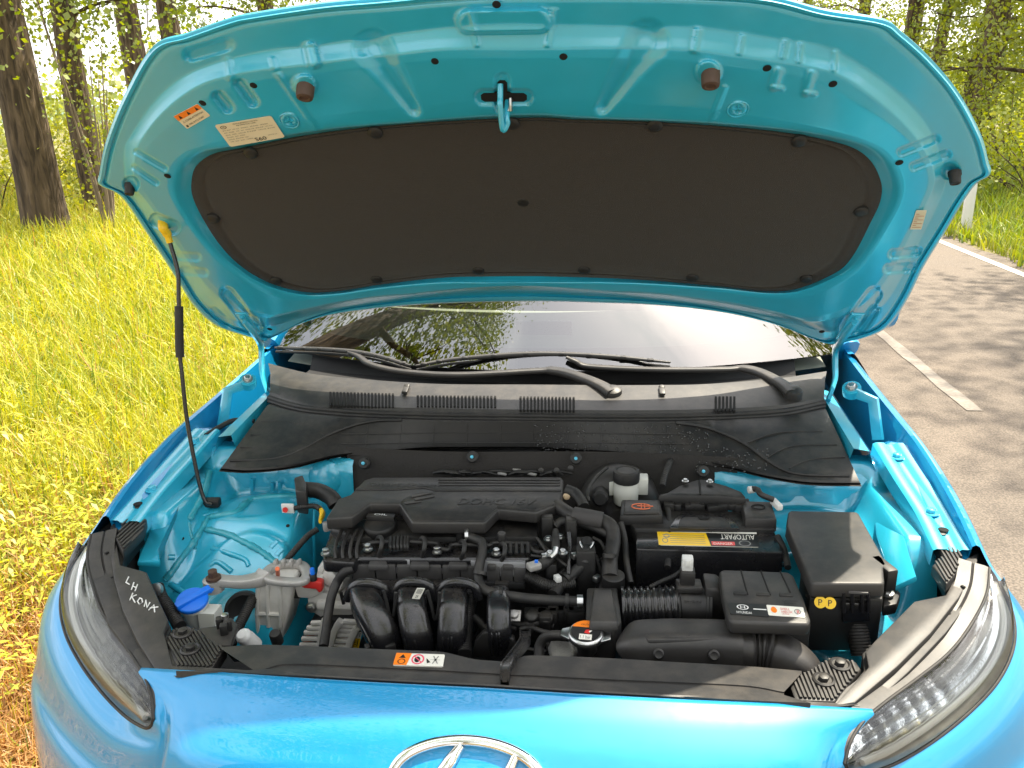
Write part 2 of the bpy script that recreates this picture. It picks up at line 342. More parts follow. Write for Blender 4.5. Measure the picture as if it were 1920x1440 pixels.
# far hills
hb = B(); th = np.linspace(-1.25, 1.1, 90)
hh = lambda t: 42+26*math.sin(3.1*t+.6)+14*math.sin(7.3*t)+6*math.sin(17*t)
hb.grid([[(1300*math.sin(t)*k, 1300*math.cos(t)*k, (hh(t)*s if hh(t) > 0 else 0)-2) for t in th] for k, s in ((1., 0), (1.1, .55), (1.2, .9), (1.3, 1.), (1.5, .3))])
struct('hills', hb, mat('far_hill_woods', (.07, .12, .08), .95, 0, vscale=.02, col2=(.12, .16, .10)), 'distant wooded hills beyond the meadow')

# ------------------------------------------------------------------ grass
def blades(name, X, Y, H, Wd, cols, parent=None, lean=.5, z0=-.012, seed=1):
    g = np.random.default_rng(seed); n = len(X); az = g.uniform(0, 2*np.pi, n); ln = np.abs(g.normal(0, lean, n))*H; ax, ay = np.cos(az), np.sin(az)
    wa = az+np.pi/2+g.normal(0, .5, n); wx, wy = np.cos(wa)*Wd/2, np.sin(wa)*Wd/2
    V = np.zeros((n, 6, 3))
    for k, (t, wk) in enumerate(((0, 1.), (.55, .8), (1., .08))):
        cx = X+ax*ln*t**2; cy = Y+ay*ln*t**2; cz = z0+H*(t-.28*(ln/H)*t**2)
        V[:, 2*k] = np.stack([cx-wx*wk, cy-wy*wk, cz], -1); V[:, 2*k+1] = np.stack([cx+wx*wk, cy+wy*wk, cz], -1)
    base = np.arange(n)[:, None]*6; Q = np.concatenate([base+np.array([[0, 1, 3, 2]]), base+np.array([[2, 3, 5, 4]])])
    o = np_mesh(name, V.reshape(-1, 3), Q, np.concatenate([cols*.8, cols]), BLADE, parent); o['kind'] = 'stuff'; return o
def smooth(a, b, x): t = np.clip((x-a)/(b-a), 0, 1); return t*t*(3-2*t)
def lownoise(x, y, s, ph=0.):
    return (np.sin(x*s+ph)+np.sin(y*s*1.3+1.7*ph)+np.sin((x+y)*s*.7+2.1)+np.sin((x-y*1.4)*s*1.9+ph*3))/4
gg = np.random.default_rng(5)
def scatter(n, d0, d1, a0, a1, keep):
    d = d0*(d1/d0)**gg.uniform(0, 1, n); a = gg.uniform(a0, a1, n); x = CAM[0]+d*np.sin(a); y = CAM[1]+d*np.cos(a); k = keep(x, y); return x[k], y[k], d[k]
# meadow on the verge side
x, y, d = scatter(200000, 1.3, 34, R(-62), R(-4), lambda x, y: (x < -.98-.05*np.sin(7*y)+.5*smooth(1.5, 5., y)) & ~((x > -1.12) & (y < .2)))
dry = smooth(.25, -.35, lownoise(x, y, 1.1)+.9*smooth(2.6, .6, y)*0-.7+1.25*smooth(-3.4, -1.2, x)*smooth(3.6, .8, y))
dry = 1-dry
dry = np.clip(1.25*smooth(2.3, .9, y)*smooth(-2.9, -1.4, x)+.16*lownoise(x, y, 2.3, 1.), 0, 1)
H = (.16+.20*gg.random(len(x))+.05*lownoise(x, y, 1.7))*(1-.62*dry)*(1+.35*smooth(4, 12, d))*(.55+.45*smooth(-1.0, -1.6, x)); Wd = .0032+.0014*d**.85*gg.uniform(.5, 1.3, len(x))
c1 = np.array([.36, .40, .03]); c2 = np.array([.58, .54, .055]); c3 = np.array([.55, .33, .12]); c4 = np.array([.16, .25, .025])
tt = np.clip(.5+.35*lownoise(x, y, 3.1, 2.)+gg.normal(0, .25, len(x)), 0, 1)[:, None]; rr = gg.random(len(x))[:, None]
cols = np.where(rr < .16, c4, c1*(1-tt)+c2*tt); isdry = (gg.random(len(x)) < dry*.8+.03)[:, None]; cols = np.where(isdry, c3*gg.uniform(.7, 1.25, (len(x), 1)), cols)
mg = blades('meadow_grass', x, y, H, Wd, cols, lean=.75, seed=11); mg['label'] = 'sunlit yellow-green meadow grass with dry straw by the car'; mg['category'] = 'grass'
# matted straw on the ground beside the front wheel
n = 15000; x = gg.uniform(-2.6, -.48, n); y = gg.uniform(-1.6, 3.2, n); k = (gg.random(n) < smooth(3.2, 1.2, y)) & ((x < -.98) | (y < -.06)); x, y = x[k], y[k]; n = len(x)
az = gg.uniform(0, 2*np.pi, n); L = gg.uniform(.05, .16, n); w = gg.uniform(.0015, .0035, n); z = gg.uniform(0, .035, n)
dx, dy = np.cos(az), np.sin(az); V = np.zeros((n, 4, 3)); tl = gg.normal(0, .012, n)
V[:, 0] = np.stack([x-dy*w, y+dx*w, z], -1); V[:, 1] = np.stack([x+dy*w, y-dx*w, z], -1); V[:, 2] = np.stack([x+dx*L+dy*w, y+dy*L-dx*w, z+np.abs(tl)+.004], -1); V[:, 3] = np.stack([x+dx*L-dy*w, y+dy*L+dx*w, z+np.abs(tl)+.004], -1)
o = np_mesh('dry_straw', V.reshape(-1, 3), np.arange(n)[:, None]*4+np.arange(4)[None], np.array([.52, .30, .12])*gg.uniform(.55, 1.3, (n, 1)), BLADE); o['kind'] = 'stuff'; o['label'] = 'matted orange-brown straw on the ground beside the front bumper'; o['category'] = 'straw'
# leafy weeds in the meadow (small leaves on stems): part of the uncountable meadow
n = 36000; x, y, d = scatter(n, 2.2, 18, R(-58), R(-12), lambda x, y: (x < -1.25) & (y > .9)); k = lownoise(x, y, 2.6, .4)+gg.normal(0, .25, len(x)) > .05; x, y, d = x[k], y[k], d[k]; n = len(x)
z = gg.uniform(.06, .36, n)*(.7+.4*lownoise(x, y, 4.)); az = gg.uniform(0, 6.28, n); L = gg.uniform(.015, .04, n)*(1+.06*d); w = L*.36; ti = gg.uniform(-.5, 1.1, n)
V = np.zeros((n, 4, 3)); dx, dy = np.cos(az), np.sin(az)
V[:, 0] = np.stack([x, y, z], -1); V[:, 1] = np.stack([x+dx*L*.5-dy*w*.5, y+dy*L*.5+dx*w*.5, z+L*ti*.6], -1); V[:, 2] = np.stack([x+dx*L, y+dy*L, z+L*ti*.7], -1); V[:, 3] = np.stack([x+dx*L*.5+dy*w*.5, y+dy*L*.5-dx*w*.5, z+L*ti*.6], -1)
t = gg.random((n, 1)); o = np_mesh('meadow_weeds', V.reshape(-1, 3), np.arange(n)[:, None]*4+np.arange(4)[None], (np.array([.26, .32, .02])*(1-t)+np.array([.58, .54, .06])*t), BLADE); o['kind'] = 'stuff'; o['label'] = 'small leafy weeds growing through the meadow grass'; o['category'] = 'weeds'
# verge across the road
x, y, d = scatter(60000, 7.5, 46, R(14), R(50), lambda x, y: x > 4.30+.05*np.sin(3*y)+.12*np.sin(11*y)*.3)
H = (.10+.16*gg.random(len(x)))*(1+.9*smooth(4.4, 7, x)); Wd = .004+.0017*d**.9*gg.uniform(.5, 1.3, len(x)); t = np.clip(.5+.4*lownoise(x, y, 1.9)+gg.normal(0, .25, len(x)), 0, 1)[:, None]
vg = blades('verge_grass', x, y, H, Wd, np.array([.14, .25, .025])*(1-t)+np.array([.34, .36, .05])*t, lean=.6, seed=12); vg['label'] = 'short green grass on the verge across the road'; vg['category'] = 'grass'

# ------------------------------------------------------------------ trees
BARK = mat('poplar_bark', (.040, .027, .017), .95, 0, vscale=7., bump=0, col2=(.16, .112, .07))
_nt = BARK.node_tree; _tc1 = _nt.nodes.new('ShaderNodeTexCoord'); _mp = _nt.nodes.new('ShaderNodeMapping'); _mp.inputs['Scale'].default_value = (16, 16, 2.2); _n3 = _nt.nodes.new('ShaderNodeTexNoise'); _n3.inputs['Scale'].default_value = 1.; _n3.inputs['Detail'].default_value = 6; _n3.inputs['Distortion'].default_value = .8
lnk(BARK, _tc1.outputs['Object'], _mp.inputs[0]); lnk(BARK, _mp.outputs[0], _n3.inputs['Vector']); _bp = _nt.nodes.new('ShaderNodeBump'); _bp.inputs['Strength'].default_value = 1.; _bp.inputs['Distance'].default_value = .05; lnk(BARK, _n3.outputs[0], _bp.inputs['Height']); lnk(BARK, _bp.outputs[0], _nt.nodes['Principled BSDF'].inputs['Normal'])
_mx = [n for n in _nt.nodes if n.type == 'MIX'][0]; _ra = _nt.nodes.new('ShaderNodeMapRange'); _ra.inputs[1].default_value = .36; _ra.inputs[2].default_value = .66; lnk(BARK, _n3.outputs[0], _ra.inputs[0]); lnk(BARK, _ra.outputs[0], _mx.inputs[0])
def bark_trunk(h, r0, seed, nz=90, na=56, lean=(0, 0)):
    g = np.random.default_rng(seed); z = np.linspace(0, 1, nz)**1.25*h; a = np.linspace(0, 2*np.pi, na, endpoint=False); G = np.zeros((nz, na, 3)); ph = g.uniform(0, 6.3, 8)
    for i, zz in enumerate(z):
        t = zz/h; r = r0*(1-.72*t)*(1+.22*math.exp(-zz/.3))
        fur = sum(np.abs(np.sin(a*k/2+ph[j]+.8*np.sin(zz*1.7+ph[j]*2)+.35*np.sin(zz*5.1+j)))*w for j, (k, w) in enumerate(((17, .5), (26, .35), (9, .3))))
        rr = r*(1+.11*(fur-.6)+.03*np.sin(3*a+zz+ph[5])); cx = lean[0]*zz+.06*math.sin(zz*.9+ph[3]); cy = lean[1]*zz+.06*math.sin(zz*.8+ph[4])
        G[i] = np.stack([cx+rr*np.cos(a), cy+rr*np.sin(a), np.full(na, zz-.1)], -1)
    return G
def leaves_mesh(name, C, spread, per, size, seed, c1, c2, parent=None, droop=.3):
    g = np.random.default_rng(seed); n = len(C)*per; P = np.repeat(C, per, 0)+g.normal(0, 1, (n, 3))*np.repeat(spread, per)[:, None]*np.array([1, 1, .8])
    d = g.normal(0, 1, (n, 3)); d[:, 2] -= droop; d /= np.linalg.norm(d, axis=1)[:, None]; s = np.cross(d, g.normal(0, 1, (n, 3))); s /= np.linalg.norm(s, axis=1)[:, None]
    L = (size*g.uniform(.6, 1.35, n))[:, None]; V = np.stack([P, P+d*L*.5+s*L*.42, P+d*L, P+d*L*.5-s*L*.42], 1).reshape(-1, 3)
    ct = np.repeat(g.random(len(C)), per)[:, None]*.6+g.random((n, 1))*.4
    return np_mesh(name, V, np.arange(n)[:, None]*4+np.arange(4)[None], np.array(c1)*(1-ct)+np.array(c2)*ct, LEAF, parent)
def make_tree(name, label, r0, h, seed, low, nclump, c1, c2, group, rad=3., leaf=.085, lean=(0, 0), clear=None):
    root = thing(name, label, 'tree', group=group); g = np.random.default_rng(seed)
    b = B(); b.grid(bark_trunk(h, r0, seed, lean=lean), wrap=True); limbs = []
    C = []; S = []
    nl = 22
    for i in range(nl):
        z0 = low+.3+(h*.86-low)*(i/nl)**1.1; a = i*2.4+g.uniform(-.4, .4); L = rad*(.55+.55*g.random())*(1-.45*z0/h); up = .25+.5*z0/h
        p0 = np.array([lean[0]*z0, lean[1]*z0, z0]); dirv = np.array([math.cos(a), math.sin(a), up])
        pts = [p0+dirv*L*t+np.array([0, 0, -.22*L*t*t])+g.normal(0, .05, 3)*t*L for t in (0, .33, .66, 1.)]
        path = cr(pts, 4); b.tube(path, np.linspace(max(.035, r0*.2*(1-z0/h*.6)), .012, len(path)), 7); limbs.append(path)
        for k in range(max(3, int(nclump/nl))):
            q = path[int(g.integers(len(path)//3, len(path)))]; C.append(q+g.normal(0, .38, 3)*(.6+.25*L)); S.append(g.uniform(.16, .42))
            if k % 3 == 0:
                b.tube([q, (q+C[-1])/2+g.normal(0, .05, 3), C[-1]], [.012, .009, .005], 4)
    put('trunk', b, BARK, root, ang=180)
    leaves_mesh('crown', np.array(C), np.array(S), 58, leaf, seed+50, c1, c2, root)
    return root
def copy_tree(root, label, loc, rz, sc=1.):
    r = root.copy(); COL.objects.link(r); r['label'] = label; r.location = loc; r.rotation_euler = (0, 0, rz); r.scale = (sc, sc, sc)
    for ch in root.children:
        c = ch.copy(); COL.objects.link(c); c.parent = r
    return r
def gp(px, dist):
    """ground point in the photograph's column px at a horizontal distance"""
    D = ray(px, 205.); k = dist/math.hypot(D[0], D[1]); return (CAM[0]+D[0]*k, CAM[1]+D[1]*k, 0.)
GA, GBc = (.085, .14, .014), (.28, .32, .035)
GL, GR = 'roadside poplars on the meadow side', 'roadside poplars across the road'
tA = make_tree('poplar_tree', 'thick dark poplar trunk at the meadow edge, nearest of its row', .30, 15, 21, 3.3, 300, GA, GBc, GL, rad=2.9); tA.location = gp(42, 14.2)
tB = make_tree('poplar_tree', 'slimmer poplar with brown trunk just behind the thick dark one', .22, 14, 22, 2.9, 290, GA, (.26, .30, .04), GL, rad=2.7, lean=(-.03, 0)); tB.location = gp(160, 16.5)
tC = make_tree('poplar_tree', 'straight brown poplar trunk rising behind the bonnet corner', .27, 16, 23, 4.6, 260, GA, GBc, GL, rad=2.6); tC.location = gp(268, 20.)
copy_tree(tC, 'poplar trunk with pale furrowed bark above the bonnet edge', gp(344, 21.5), 2.1, .95)
copy_tree(tB, 'poplar trunk rising over the bonnet beside the gap of sky', gp(520, 26.), 1.2, 1.2)
tD = make_tree('poplar_tree', 'dark poplar trunk with a side limb beside the marker post', .27, 14, 24, 1.7, 330, (.12, .17, .015), (.36, .40, .04), GR, rad=3.); tD.location = gp(1848, 22.5)
tE = make_tree('poplar_tree', 'slender leaning poplar trunk close beside the dark one', .17, 13, 25, 1.6, 300, (.12, .18, .02), (.38, .42, .04), GR, rad=2.6, lean=(.09, 0)); tE.location = gp(1806, 25.)
copy_tree(tE, 'thin poplar above the bonnet corner across the road', gp(1745, 27.), .9, 1.1)
copy_tree(tC, 'poplar trunk seen over the rounded bonnet corner', gp(1690, 29.), 3.3, 1.0)
copy_tree(tD, 'poplar trunk with dense low leaves over the bonnet edge', gp(1600, 32.), 4.1, .9)
copy_tree(tB, 'farthest poplar of the row across the road', gp(1500, 40.), 5.1, 1.)
copy_tree(tD, 'poplar at the picture edge behind the drooping limb', gp(1965, 19.5), 2.5, 1.)
# the row goes on beside and behind the photographer (seen only as reflections and shade)
for i, (px_, py_, pr, src, s) in enumerate([(-7.6, 8., 1., tB, 1.), (-4.7, 3.4, 2.7, tC, 1.35), (-3.6, -3.8, .4, tA, 1.2), (-5.2, -8., 3.9, tC, 1.05), (-1.6, -12.5, 4.4, tB, 1.1), (7.9, 6.0, 1.9, tE, 1.05), (8.6, 10.2, 5.4, tC, 1.), (8.5, -5., 2.2, tE, 1.1), (6.2, -11, .3, tD, 1.)]):
    nm = ['poplar by the meadow left of the picture', 'tall poplar leaning its crown over the parked car', 'thick poplar behind the photographer on the meadow side', 'second poplar behind the photographer', 'poplar farther back behind the photographer', 'slim poplar across the road from the car', 'poplar beyond the slim one across the road', 'slim poplar across the road behind the photographer', 'poplar at the road bend behind the photographer'][i]
    copy_tree(src, nm, (px_, py_, 0), pr, s)
# bare-stemmed saplings at the foot of the second poplar
sp = thing('sapling', 'thin pale bare-stemmed sapling clump between the poplar trunks', 'sapling', gp(168, 13.6)); b = B(); g = np.random.default_rng(31); tips = []
for i in range(9):
    a = g.uniform(0, 6.28); L = g.uniform(1.5, 3.4); q = np.array([math.cos(a), math.sin(a), 0])*L*.13
    pts = [np.array([0, 0, -.05])+q*.1, q*.5+np.array([0, 0, L*.5])+g.normal(0, .04, 3), q+np.array([0, 0, L])]; pp = cr(pts, 5); b.tube(pp, np.linspace(.022, .006, len(pp)), 6); tips += [pp[-1], pp[-3], pp[6]]
put('stem', b, mat('pale_bark', (.22, .17, .12), .9, vscale=8, bump=.4, bscale=60), sp, ang=180)
leaves_mesh('foliage', np.array(tips), np.full(len(tips), .28), 26, .06, 32, (.12, .17, .02), (.34, .36, .05), sp)
# bushes
def bush(name, label, loc, rx, h, seed, c1, c2, group=None, n=60, per=60, leaf=.07):
    root = thing(name, label, 'bush', loc, group); g = np.random.default_rng(seed)
    a = g.uniform(0, 6.28, n); rr = np.sqrt(g.random(n))*rx; C = np.stack([rr*np.cos(a), rr*np.sin(a)*.8, g.uniform(.12, 1, n)**.8*h*(1-.45*(rr/rx)**2)], -1)
    leaves_mesh('foliage', C, np.full(n, .16*max(1, h/1.6)), per, leaf, seed, c1, c2, root)
    b = B()
    for q in C[::3]: b.tube([(q[0]*.12, q[1]*.12, -.05), (q[0]*.5, q[1]*.5, q[2]*.55), tuple(q)], [.016, .011, .005], 5)
    put('stem', b, BARK, root, ang=180); return root
LB1, LB2 = (.20, .25, .02), (.48, .46, .06)
for i, (px_, dd, rx, h, lb) in enumerate([(20, 22, 2.6, 2.0, 'low bright bush behind the thick dark poplar'), (120, 26, 2.6, 1.6, 'yellow-green bush seen between the two leaning trunks'), (215, 21, 1.9, 1.7, 'leafy bush between the second trunk and the bonnet'), (-60, 17, 2., 1.5, 'bush at the picture edge left of the thick poplar'), (230, 40, 4., 2.6, 'pale bush far out on the meadow')]):
    bush('bush', lb, gp(px_, dd), rx, h, 60+i, LB1, LB2, 'bushes along the meadow edge', n=46)
for i, (px_, dd, rx, h, lb) in enumerate([(1905, 21, 2.2, 2.2, 'bright yellow-green bush right of the dark poplar'), (1780, 30, 2.6, 2.6, 'tall bright bush between the leaning poplars'), (1700, 38, 3.6, 3.4, 'bush behind the bonnet corner across the road'), (1990, 16, 1.8, 1.6, 'bush outside the picture across the road'), (1860, 36, 3., 3.0, 'bush far behind the dark poplar'), (1600, 48, 4.5, 4, 'wide bush at the far bend of the road')]):
    bush('bush', lb, gp(px_, dd), rx, h, 80+i, (.16, .24, .02), (.46, .47, .05), 'bushes across the road', n=60)
# far edge of woods all round, one mass
g = np.random.default_rng(41); n = 1500; a = g.uniform(-1.3, 1.15, n); dd = g.uniform(70, 130, n); C = np.stack([dd*np.sin(a), dd*np.cos(a), g.random(n)**1.4*(5+3*np.sin(a*9)+2*np.sin(a*23))], -1)
o = leaves_mesh('far_woods', C, np.full(n, 1.0), 26, .55, 42, (.16, .22, .04), (.40, .42, .09)); o['kind'] = 'stuff'; o['label'] = 'far bright edge of woods behind the trunks'; o['category'] = 'woods'
# drooping dead limb at the picture edge
lm = thing('fallen_limb', 'grey bent limb sticking out beside the dark poplar', 'branch', (0, 0, 0)); q = np.array(gp(1872, 21.5)); q2 = np.array(gp(1945, 21.)); b = B()
b.tube(cr([q+np.array([0, 0, .55]), q*.6+q2*.4+np.array([0, 0, 1.05]), q*.3+q2*.7+np.array([0, 0, 1.1]), q2+np.array([0, 0, 1.75])], 6), np.linspace(.12, .06, 19), 10); put('limb', b, mat('grey_deadwood', (.25, .2, .16), .9, vscale=6, bump=.5, bscale=50), lm, ang=180)

# roadside marker post
mp = thing('marker_post', 'white roadside marker post with black band and red reflector', 'post', (0, 0, 0))
c = gp(1842, 11.9); b = B(); sec = lambda zz, s=1.: [(c[0]+dx*s, c[1]+dy*s, zz) for dx, dy in ((-.06, -.045), (0, -.06), (.06, -.045), (.045, .04), (-.045, .04))]
b.prism([(p[0], p[1], p[2]+(.05 if k < 3 else -.02)) for k, p in enumerate(sec(1.0))], sec(-.05)); put('post', b, mat('post_white', (.75, .74, .72), .5, vscale=6), mp, bevel=.008)
b = B(); b.prism(sec(.86, 1.05), sec(.62, 1.05)); put('black_band', b, INK, mp, bevel=.006)
b = B(); b.box((c[0]-.004, c[1]-.063, .75), (.045, .012, .15)); put('reflector', b, RED, mp, bevel=.004)

# ================================================================== CAR
car = thing('car', 'bright blue hatchback parked on the verge with its bonnet propped open', 'car')
MX = lambda P: [(-p[0], p[1], p[2]) for p in P]

# ------------------------------------------------------------------ bonnet
def hood_at(p, dep=0.):
    X = at(p, n=(0, 1, 1), d=2.142)
    for _ in range(4):
        c = .026*(1-(X[0]/.8)**2); X = at(p, n=(0, 1, 1), d=2.142+1.41421*(c-dep))
    return X
def hood_grid(P, dep):
    D = _f[None]+(P[:, :1]-PW/2)/F*_r[None]-(P[:, 1:]-PH/2)/F*_u[None]; c = np.zeros(len(P))
    for _ in range(5):
        t = (2.142+1.41421*(c-dep)-(CAM[1]+CAM[2]))/(D[:, 1]+D[:, 2]); X = CAM[None]+t[:, None]*D; c = .026*(1-(X[:, 0]/.8)**2)
    return X
HN = np.array([0, -1, -1])/math.sqrt(2)             # out of the underside
HV = np.array([0, -1, 1])/math.sqrt(2)
O_ = [(187, 347), (227, 369), (271, 431), (329, 520), (360, 569), (395, 604), (427, 620), (471, 633), (498, 640), (516, 631), (560, 609), (627, 589), (738, 575), (850, 568), (1000, 565), (1128, 568), (1211, 571), (1305, 579), (1389, 592), (1467, 613), (1519, 634), (1555, 646), (1576, 643), (1623, 633), (1665, 612), (1701, 562), (1732, 500), (1774, 432), (1805, 380), (1831, 344), (1856, 328), (1852, 307), (1837, 255), (1795, 177), (1743, 115), (1691, 68), (1654, 44), (1545, 26), (1441, 0), (1300, -11), (1130, -16), (960, -16), (830, -8), (716, 3), (604, 13), (471, 33), (430, 42), (350, 70), (287, 93), (236, 178), (200, 267), (187, 329)]
S1 = [(238, 348), (233, 284), (249, 249), (289, 191), (338, 147), (391, 122), (444, 107), (516, 93), (587, 87), (693, 71), (840, 52), (950, 46), (1035, 47), (1170, 49), (1305, 52), (1389, 62), (1467, 75), (1545, 88), (1623, 130), (1691, 182), (1738, 234), (1764, 292), (1774, 330), (1760, 380), (1730, 440), (1690, 520), (1655, 572), (1600, 608), (1550, 622), (1480, 604), (1400, 586), (1310, 571), (1200, 560), (960, 556), (740, 566), (640, 578), (560, 597), (500, 612), (440, 600), (385, 570), (345, 520), (300, 450), (258, 385)]
S2 = [(254, 350), (251, 311), (262, 267), (307, 209), (373, 160), (444, 138), (516, 127), (587, 120), (640, 112), (740, 102), (840, 92), (960, 92), (1060, 91), (1180, 90), (1295, 94), (1373, 104), (1467, 117), (1560, 135), (1623, 172), (1691, 229), (1733, 281), (1753, 335), (1735, 385), (1705, 445), (1665, 520), (1630, 562), (1580, 592), (1520, 604), (1480, 594), (1400, 576), (1310, 562), (1200, 550), (960, 546), (740, 555), (640, 567), (560, 584), (500, 596), (450, 584), (410, 558), (368, 512), (322, 445), (280, 385)]
R2 = [(369, 338), (378, 311), (409, 289), (462, 278), (560, 258), (671, 242), (827, 229), (1000, 222), (1076, 225), (1212, 229), (1337, 237), (1467, 250), (1571, 271), (1618, 297), (1641, 339), (1641, 375), (1623, 417), (1592, 479), (1561, 510), (1493, 539), (1430, 544), (1337, 534), (1180, 521), (1024, 515), (920, 515), (827, 518), (716, 531), (649, 542), (582, 546), (516, 531), (462, 502), (422, 462), (391, 413), (371, 369)]
HC = np.array([960., 335.]); HS = np.array([800., 290.])
NA = 960; TH = np.linspace(0, 2*np.pi, NA, endpoint=False)
def polar(pts, smooth_=True):
    P = (cr(pts, 8, True) if smooth_ else np.array(pts, float))-HC; P = P/HS
    a = np.unwrap(np.arctan2(P[:, 1], P[:, 0])); r = np.hypot(P[:, 0], P[:, 1])
    if a[-1] < a[0]: a, r = a[::-1], r[::-1]
    a = np.r_[a-2*np.pi, a, a+2*np.pi]; r = np.r_[r, r, r]; i = np.argsort(a, kind='stable'); return np.interp(TH, a[i], r[i])
rO, rS1, rS2, rR2 = polar(O_), polar(S1), polar(S2), polar(R2)
uv = np.stack([np.cos(TH), np.sin(TH)], -1)
pxr = lambda r: HC+uv*r[:, None]*HS
unit = np.linalg.norm(uv*HS, axis=1)                 # pixels per unit radius
rS1 = np.minimum(rS1, rO-18/unit); rS2 = np.minimum(rS2, rS1-10/unit)
wid = 7+30*np.clip(np.abs(np.cos(TH))-.55, 0, 1)/.45*(np.cos(TH)**2); wid = np.where(np.sin(TH) > .3, np.maximum(wid, 14), wid); rR1 = np.minimum(rR2+wid/unit, rS2-5/unit)
keys = [(rO, -.004), (rO-.5/unit, .004), (rO-3/unit, .007), (rO-9/unit, .006), (rO-11/unit, .001), (rO-14/unit, .001), (rO-16/unit, .005), (rS1, .006), (rS1*.5+rS2*.5, .015), (rS2, .025), (rS2*.85+rR1*.15, .027), (rR1*.8+rS2*.2, .026), (rR1, .0235), (rR1*.5+rR2*.5, .012), (rR2, .002), (rR2*.93, .000)]
sub = [1, 2, 3, 1, 2, 1, 22, 13, 13, 16, 44, 6, 5, 5, 2]
KR = []; KD = []
for i in range(len(keys)-1):
    for k in range(sub[i]):
        t = k/sub[i]; KR.append(keys[i][0]*(1-t)+keys[i+1][0]*t); KD.append(keys[i][1]*(1-t)+keys[i+1][1]*t)
KR.append(keys[-1][0]); KD.append(keys[-1][1])
KD = np.array(KD); KDs = KD.copy()
for _ in range(5): KDs[8:-1] = .25*KDs[7:-2]+.5*KDs[8:-1]+.25*KDs[9:]
def seg_d(P, a, b):
    a, b = np.array(a, float), np.array(b, float); d = b-a; t = np.clip(((P-a)@d)/(d@d), 0, 1); return np.linalg.norm(P-(a+t[..., None]*d), axis=-1), t
feats = []
def feat(pts, hw, h, edge=4., hw2=None):
    hw = max(hw, 4.2); edge = max(edge, 7.); h = h*(.7 if hw < 8 else 1.)
    feats.append((pts[0], pts[1], hw, h, edge, hw2 if hw2 is not None else hw))
feat(Z1((560, 405), (600, 455)), 9, -.007); feat(Z1((650, 355), (705, 430)), 9, -.007)
feat(Z1((215, 640), (335, 710)), 4.5, -.006, 3); feat(Z1((205, 705), (300, 770)), 4.5, -.006, 3)
feat(Z2((1480, 548), (1600, 500)), 7, -.006, 3); feat(Z2((1525, 600), (1640, 555)), 7, -.006, 3)
feat(Z2((1035, 255), (1018, 315)), 7, .005, 3); feat(Z2((1018, 315), (1045, 318)), 4, .005, 3); feat(Z2((1155, 265), (1135, 335)), 7, .005, 3); feat(Z2((1135, 335), (1165, 338)), 4, .005, 3)
feat(Z2((1450, 915), (1535, 905)), 8, -.006, 3); feat(Z2((1432, 968), (1515, 962)), 8, -.006, 3)
feat(Z1((400, 1080), (470, 1085)), 7, -.006, 3); feat(Z1((415, 1140), (500, 1150)), 7, -.006, 3)
feat(Z1((815, 315), (980, 555)), 2.5, .004, 3); feat(Z2((842, 315), (795, 432)), 2.5, .004, 3)
feat(Z1((1215, 205), (1385, 460)), 26, -.010, 34, 1); feat(Z2((560, 150), (405, 385)), 30, -.010, 36, 1)
feat(Z1((600, 1240), (720, 1390)), 12, -.009, 5); feat(Z1((545, 1310), (600, 1370)), 7, -.006, 4); feat(Z2((1380, 1060), (1290, 1180)), 14, -.009, 5); feat(Z2((1380, 1115), (1330, 1190)), 8, -.008, 4)
feat(Z1((450, 230), (590, 190)), 12, -.006, 6); feat(Z1((790, 250), (800, 290)), 3, .004, 3); feat(Z1((950, 200), (965, 265)), 10, .007, 5); feat(Z1((600, 250), (612, 330)), 3, .004, 3)
feat(Z2((745, 110), (735, 180)), 6, .007, 4); feat(Z2((905, 130), (895, 190)), 3, .005, 3); feat(Z2((1115, 160), (1110, 220)), 3, .005, 3); feat(Z2((1240, 190), (1235, 250)), 3, .005, 3); feat(Z2((1060, 150), (1050, 205)), 3, .005, 3)
feat(Z1((300, 930), (370, 960)), 13, -.008, 4)
for s in (1, -1):
    feat([(960+s*78, 20), (960+s*66, 84)], 4, .006, 6)
feat([(880, 40), (1010, 38)], 22, .012, 10)
for q, rr in (((570, 160), 20), ((1328, 135), 22)): feat([q, (q[0]+.1, q[1])], rr, .007, 6)
for q in ((246, 345), (1780, 322)): feat([q, (q[0]+.1, q[1])], 14, -.006, 6)
for q in (Z1((860, 508))[0], Z2((890, 392))[0]): feat([q, (q[0]+.1, q[1])], 13, .004, 3); feat([q, (q[0]+.1, q[1])], 9, -.005, 3)
feat([(905, 182), (985, 182)], 14, -.005, 5); feat([(942, 150), (942, 200)], 14, -.005, 5)
def hood_depth(P, base):
    d = base.copy()
    for a, b, hw, h, e, hw2 in feats:
        D, t = seg_d(P, a, b); w = hw+(hw2-hw)*t; d += h*smooth(w+e*.5, np.maximum(w-e*.5, .1), D)
    return d
rows = []
for kr, kd in zip(KR, KDs):
    P = pxr(kr); dep = hood_depth(P, np.full(NA, kd)) if kd > .0015 and kr is not KR[0] else np.full(NA, kd)
    rows.append(hood_grid(P, dep))
bon = B(); back = [hood_grid(HC+uv*(rO*s)[:, None]*HS, np.zeros(NA))-HN*k for s, k in ((1.003, .006), (1.0, .011), (.985, .018), (.93, .028), (.7, .045), (.35, .055))]
bon.grid(back[::-1]+rows, wrap=True); bon.f.append(tuple(range(NA))); bon.m.append(0)
bon.grid([rows[-1], hood_grid(HC+uv*(rR2*.5)[:, None]*HS, np.full(NA, -.001))], wrap=True)
bonnet = put('bonnet', bon, PAINT_IN, car, ang=60)

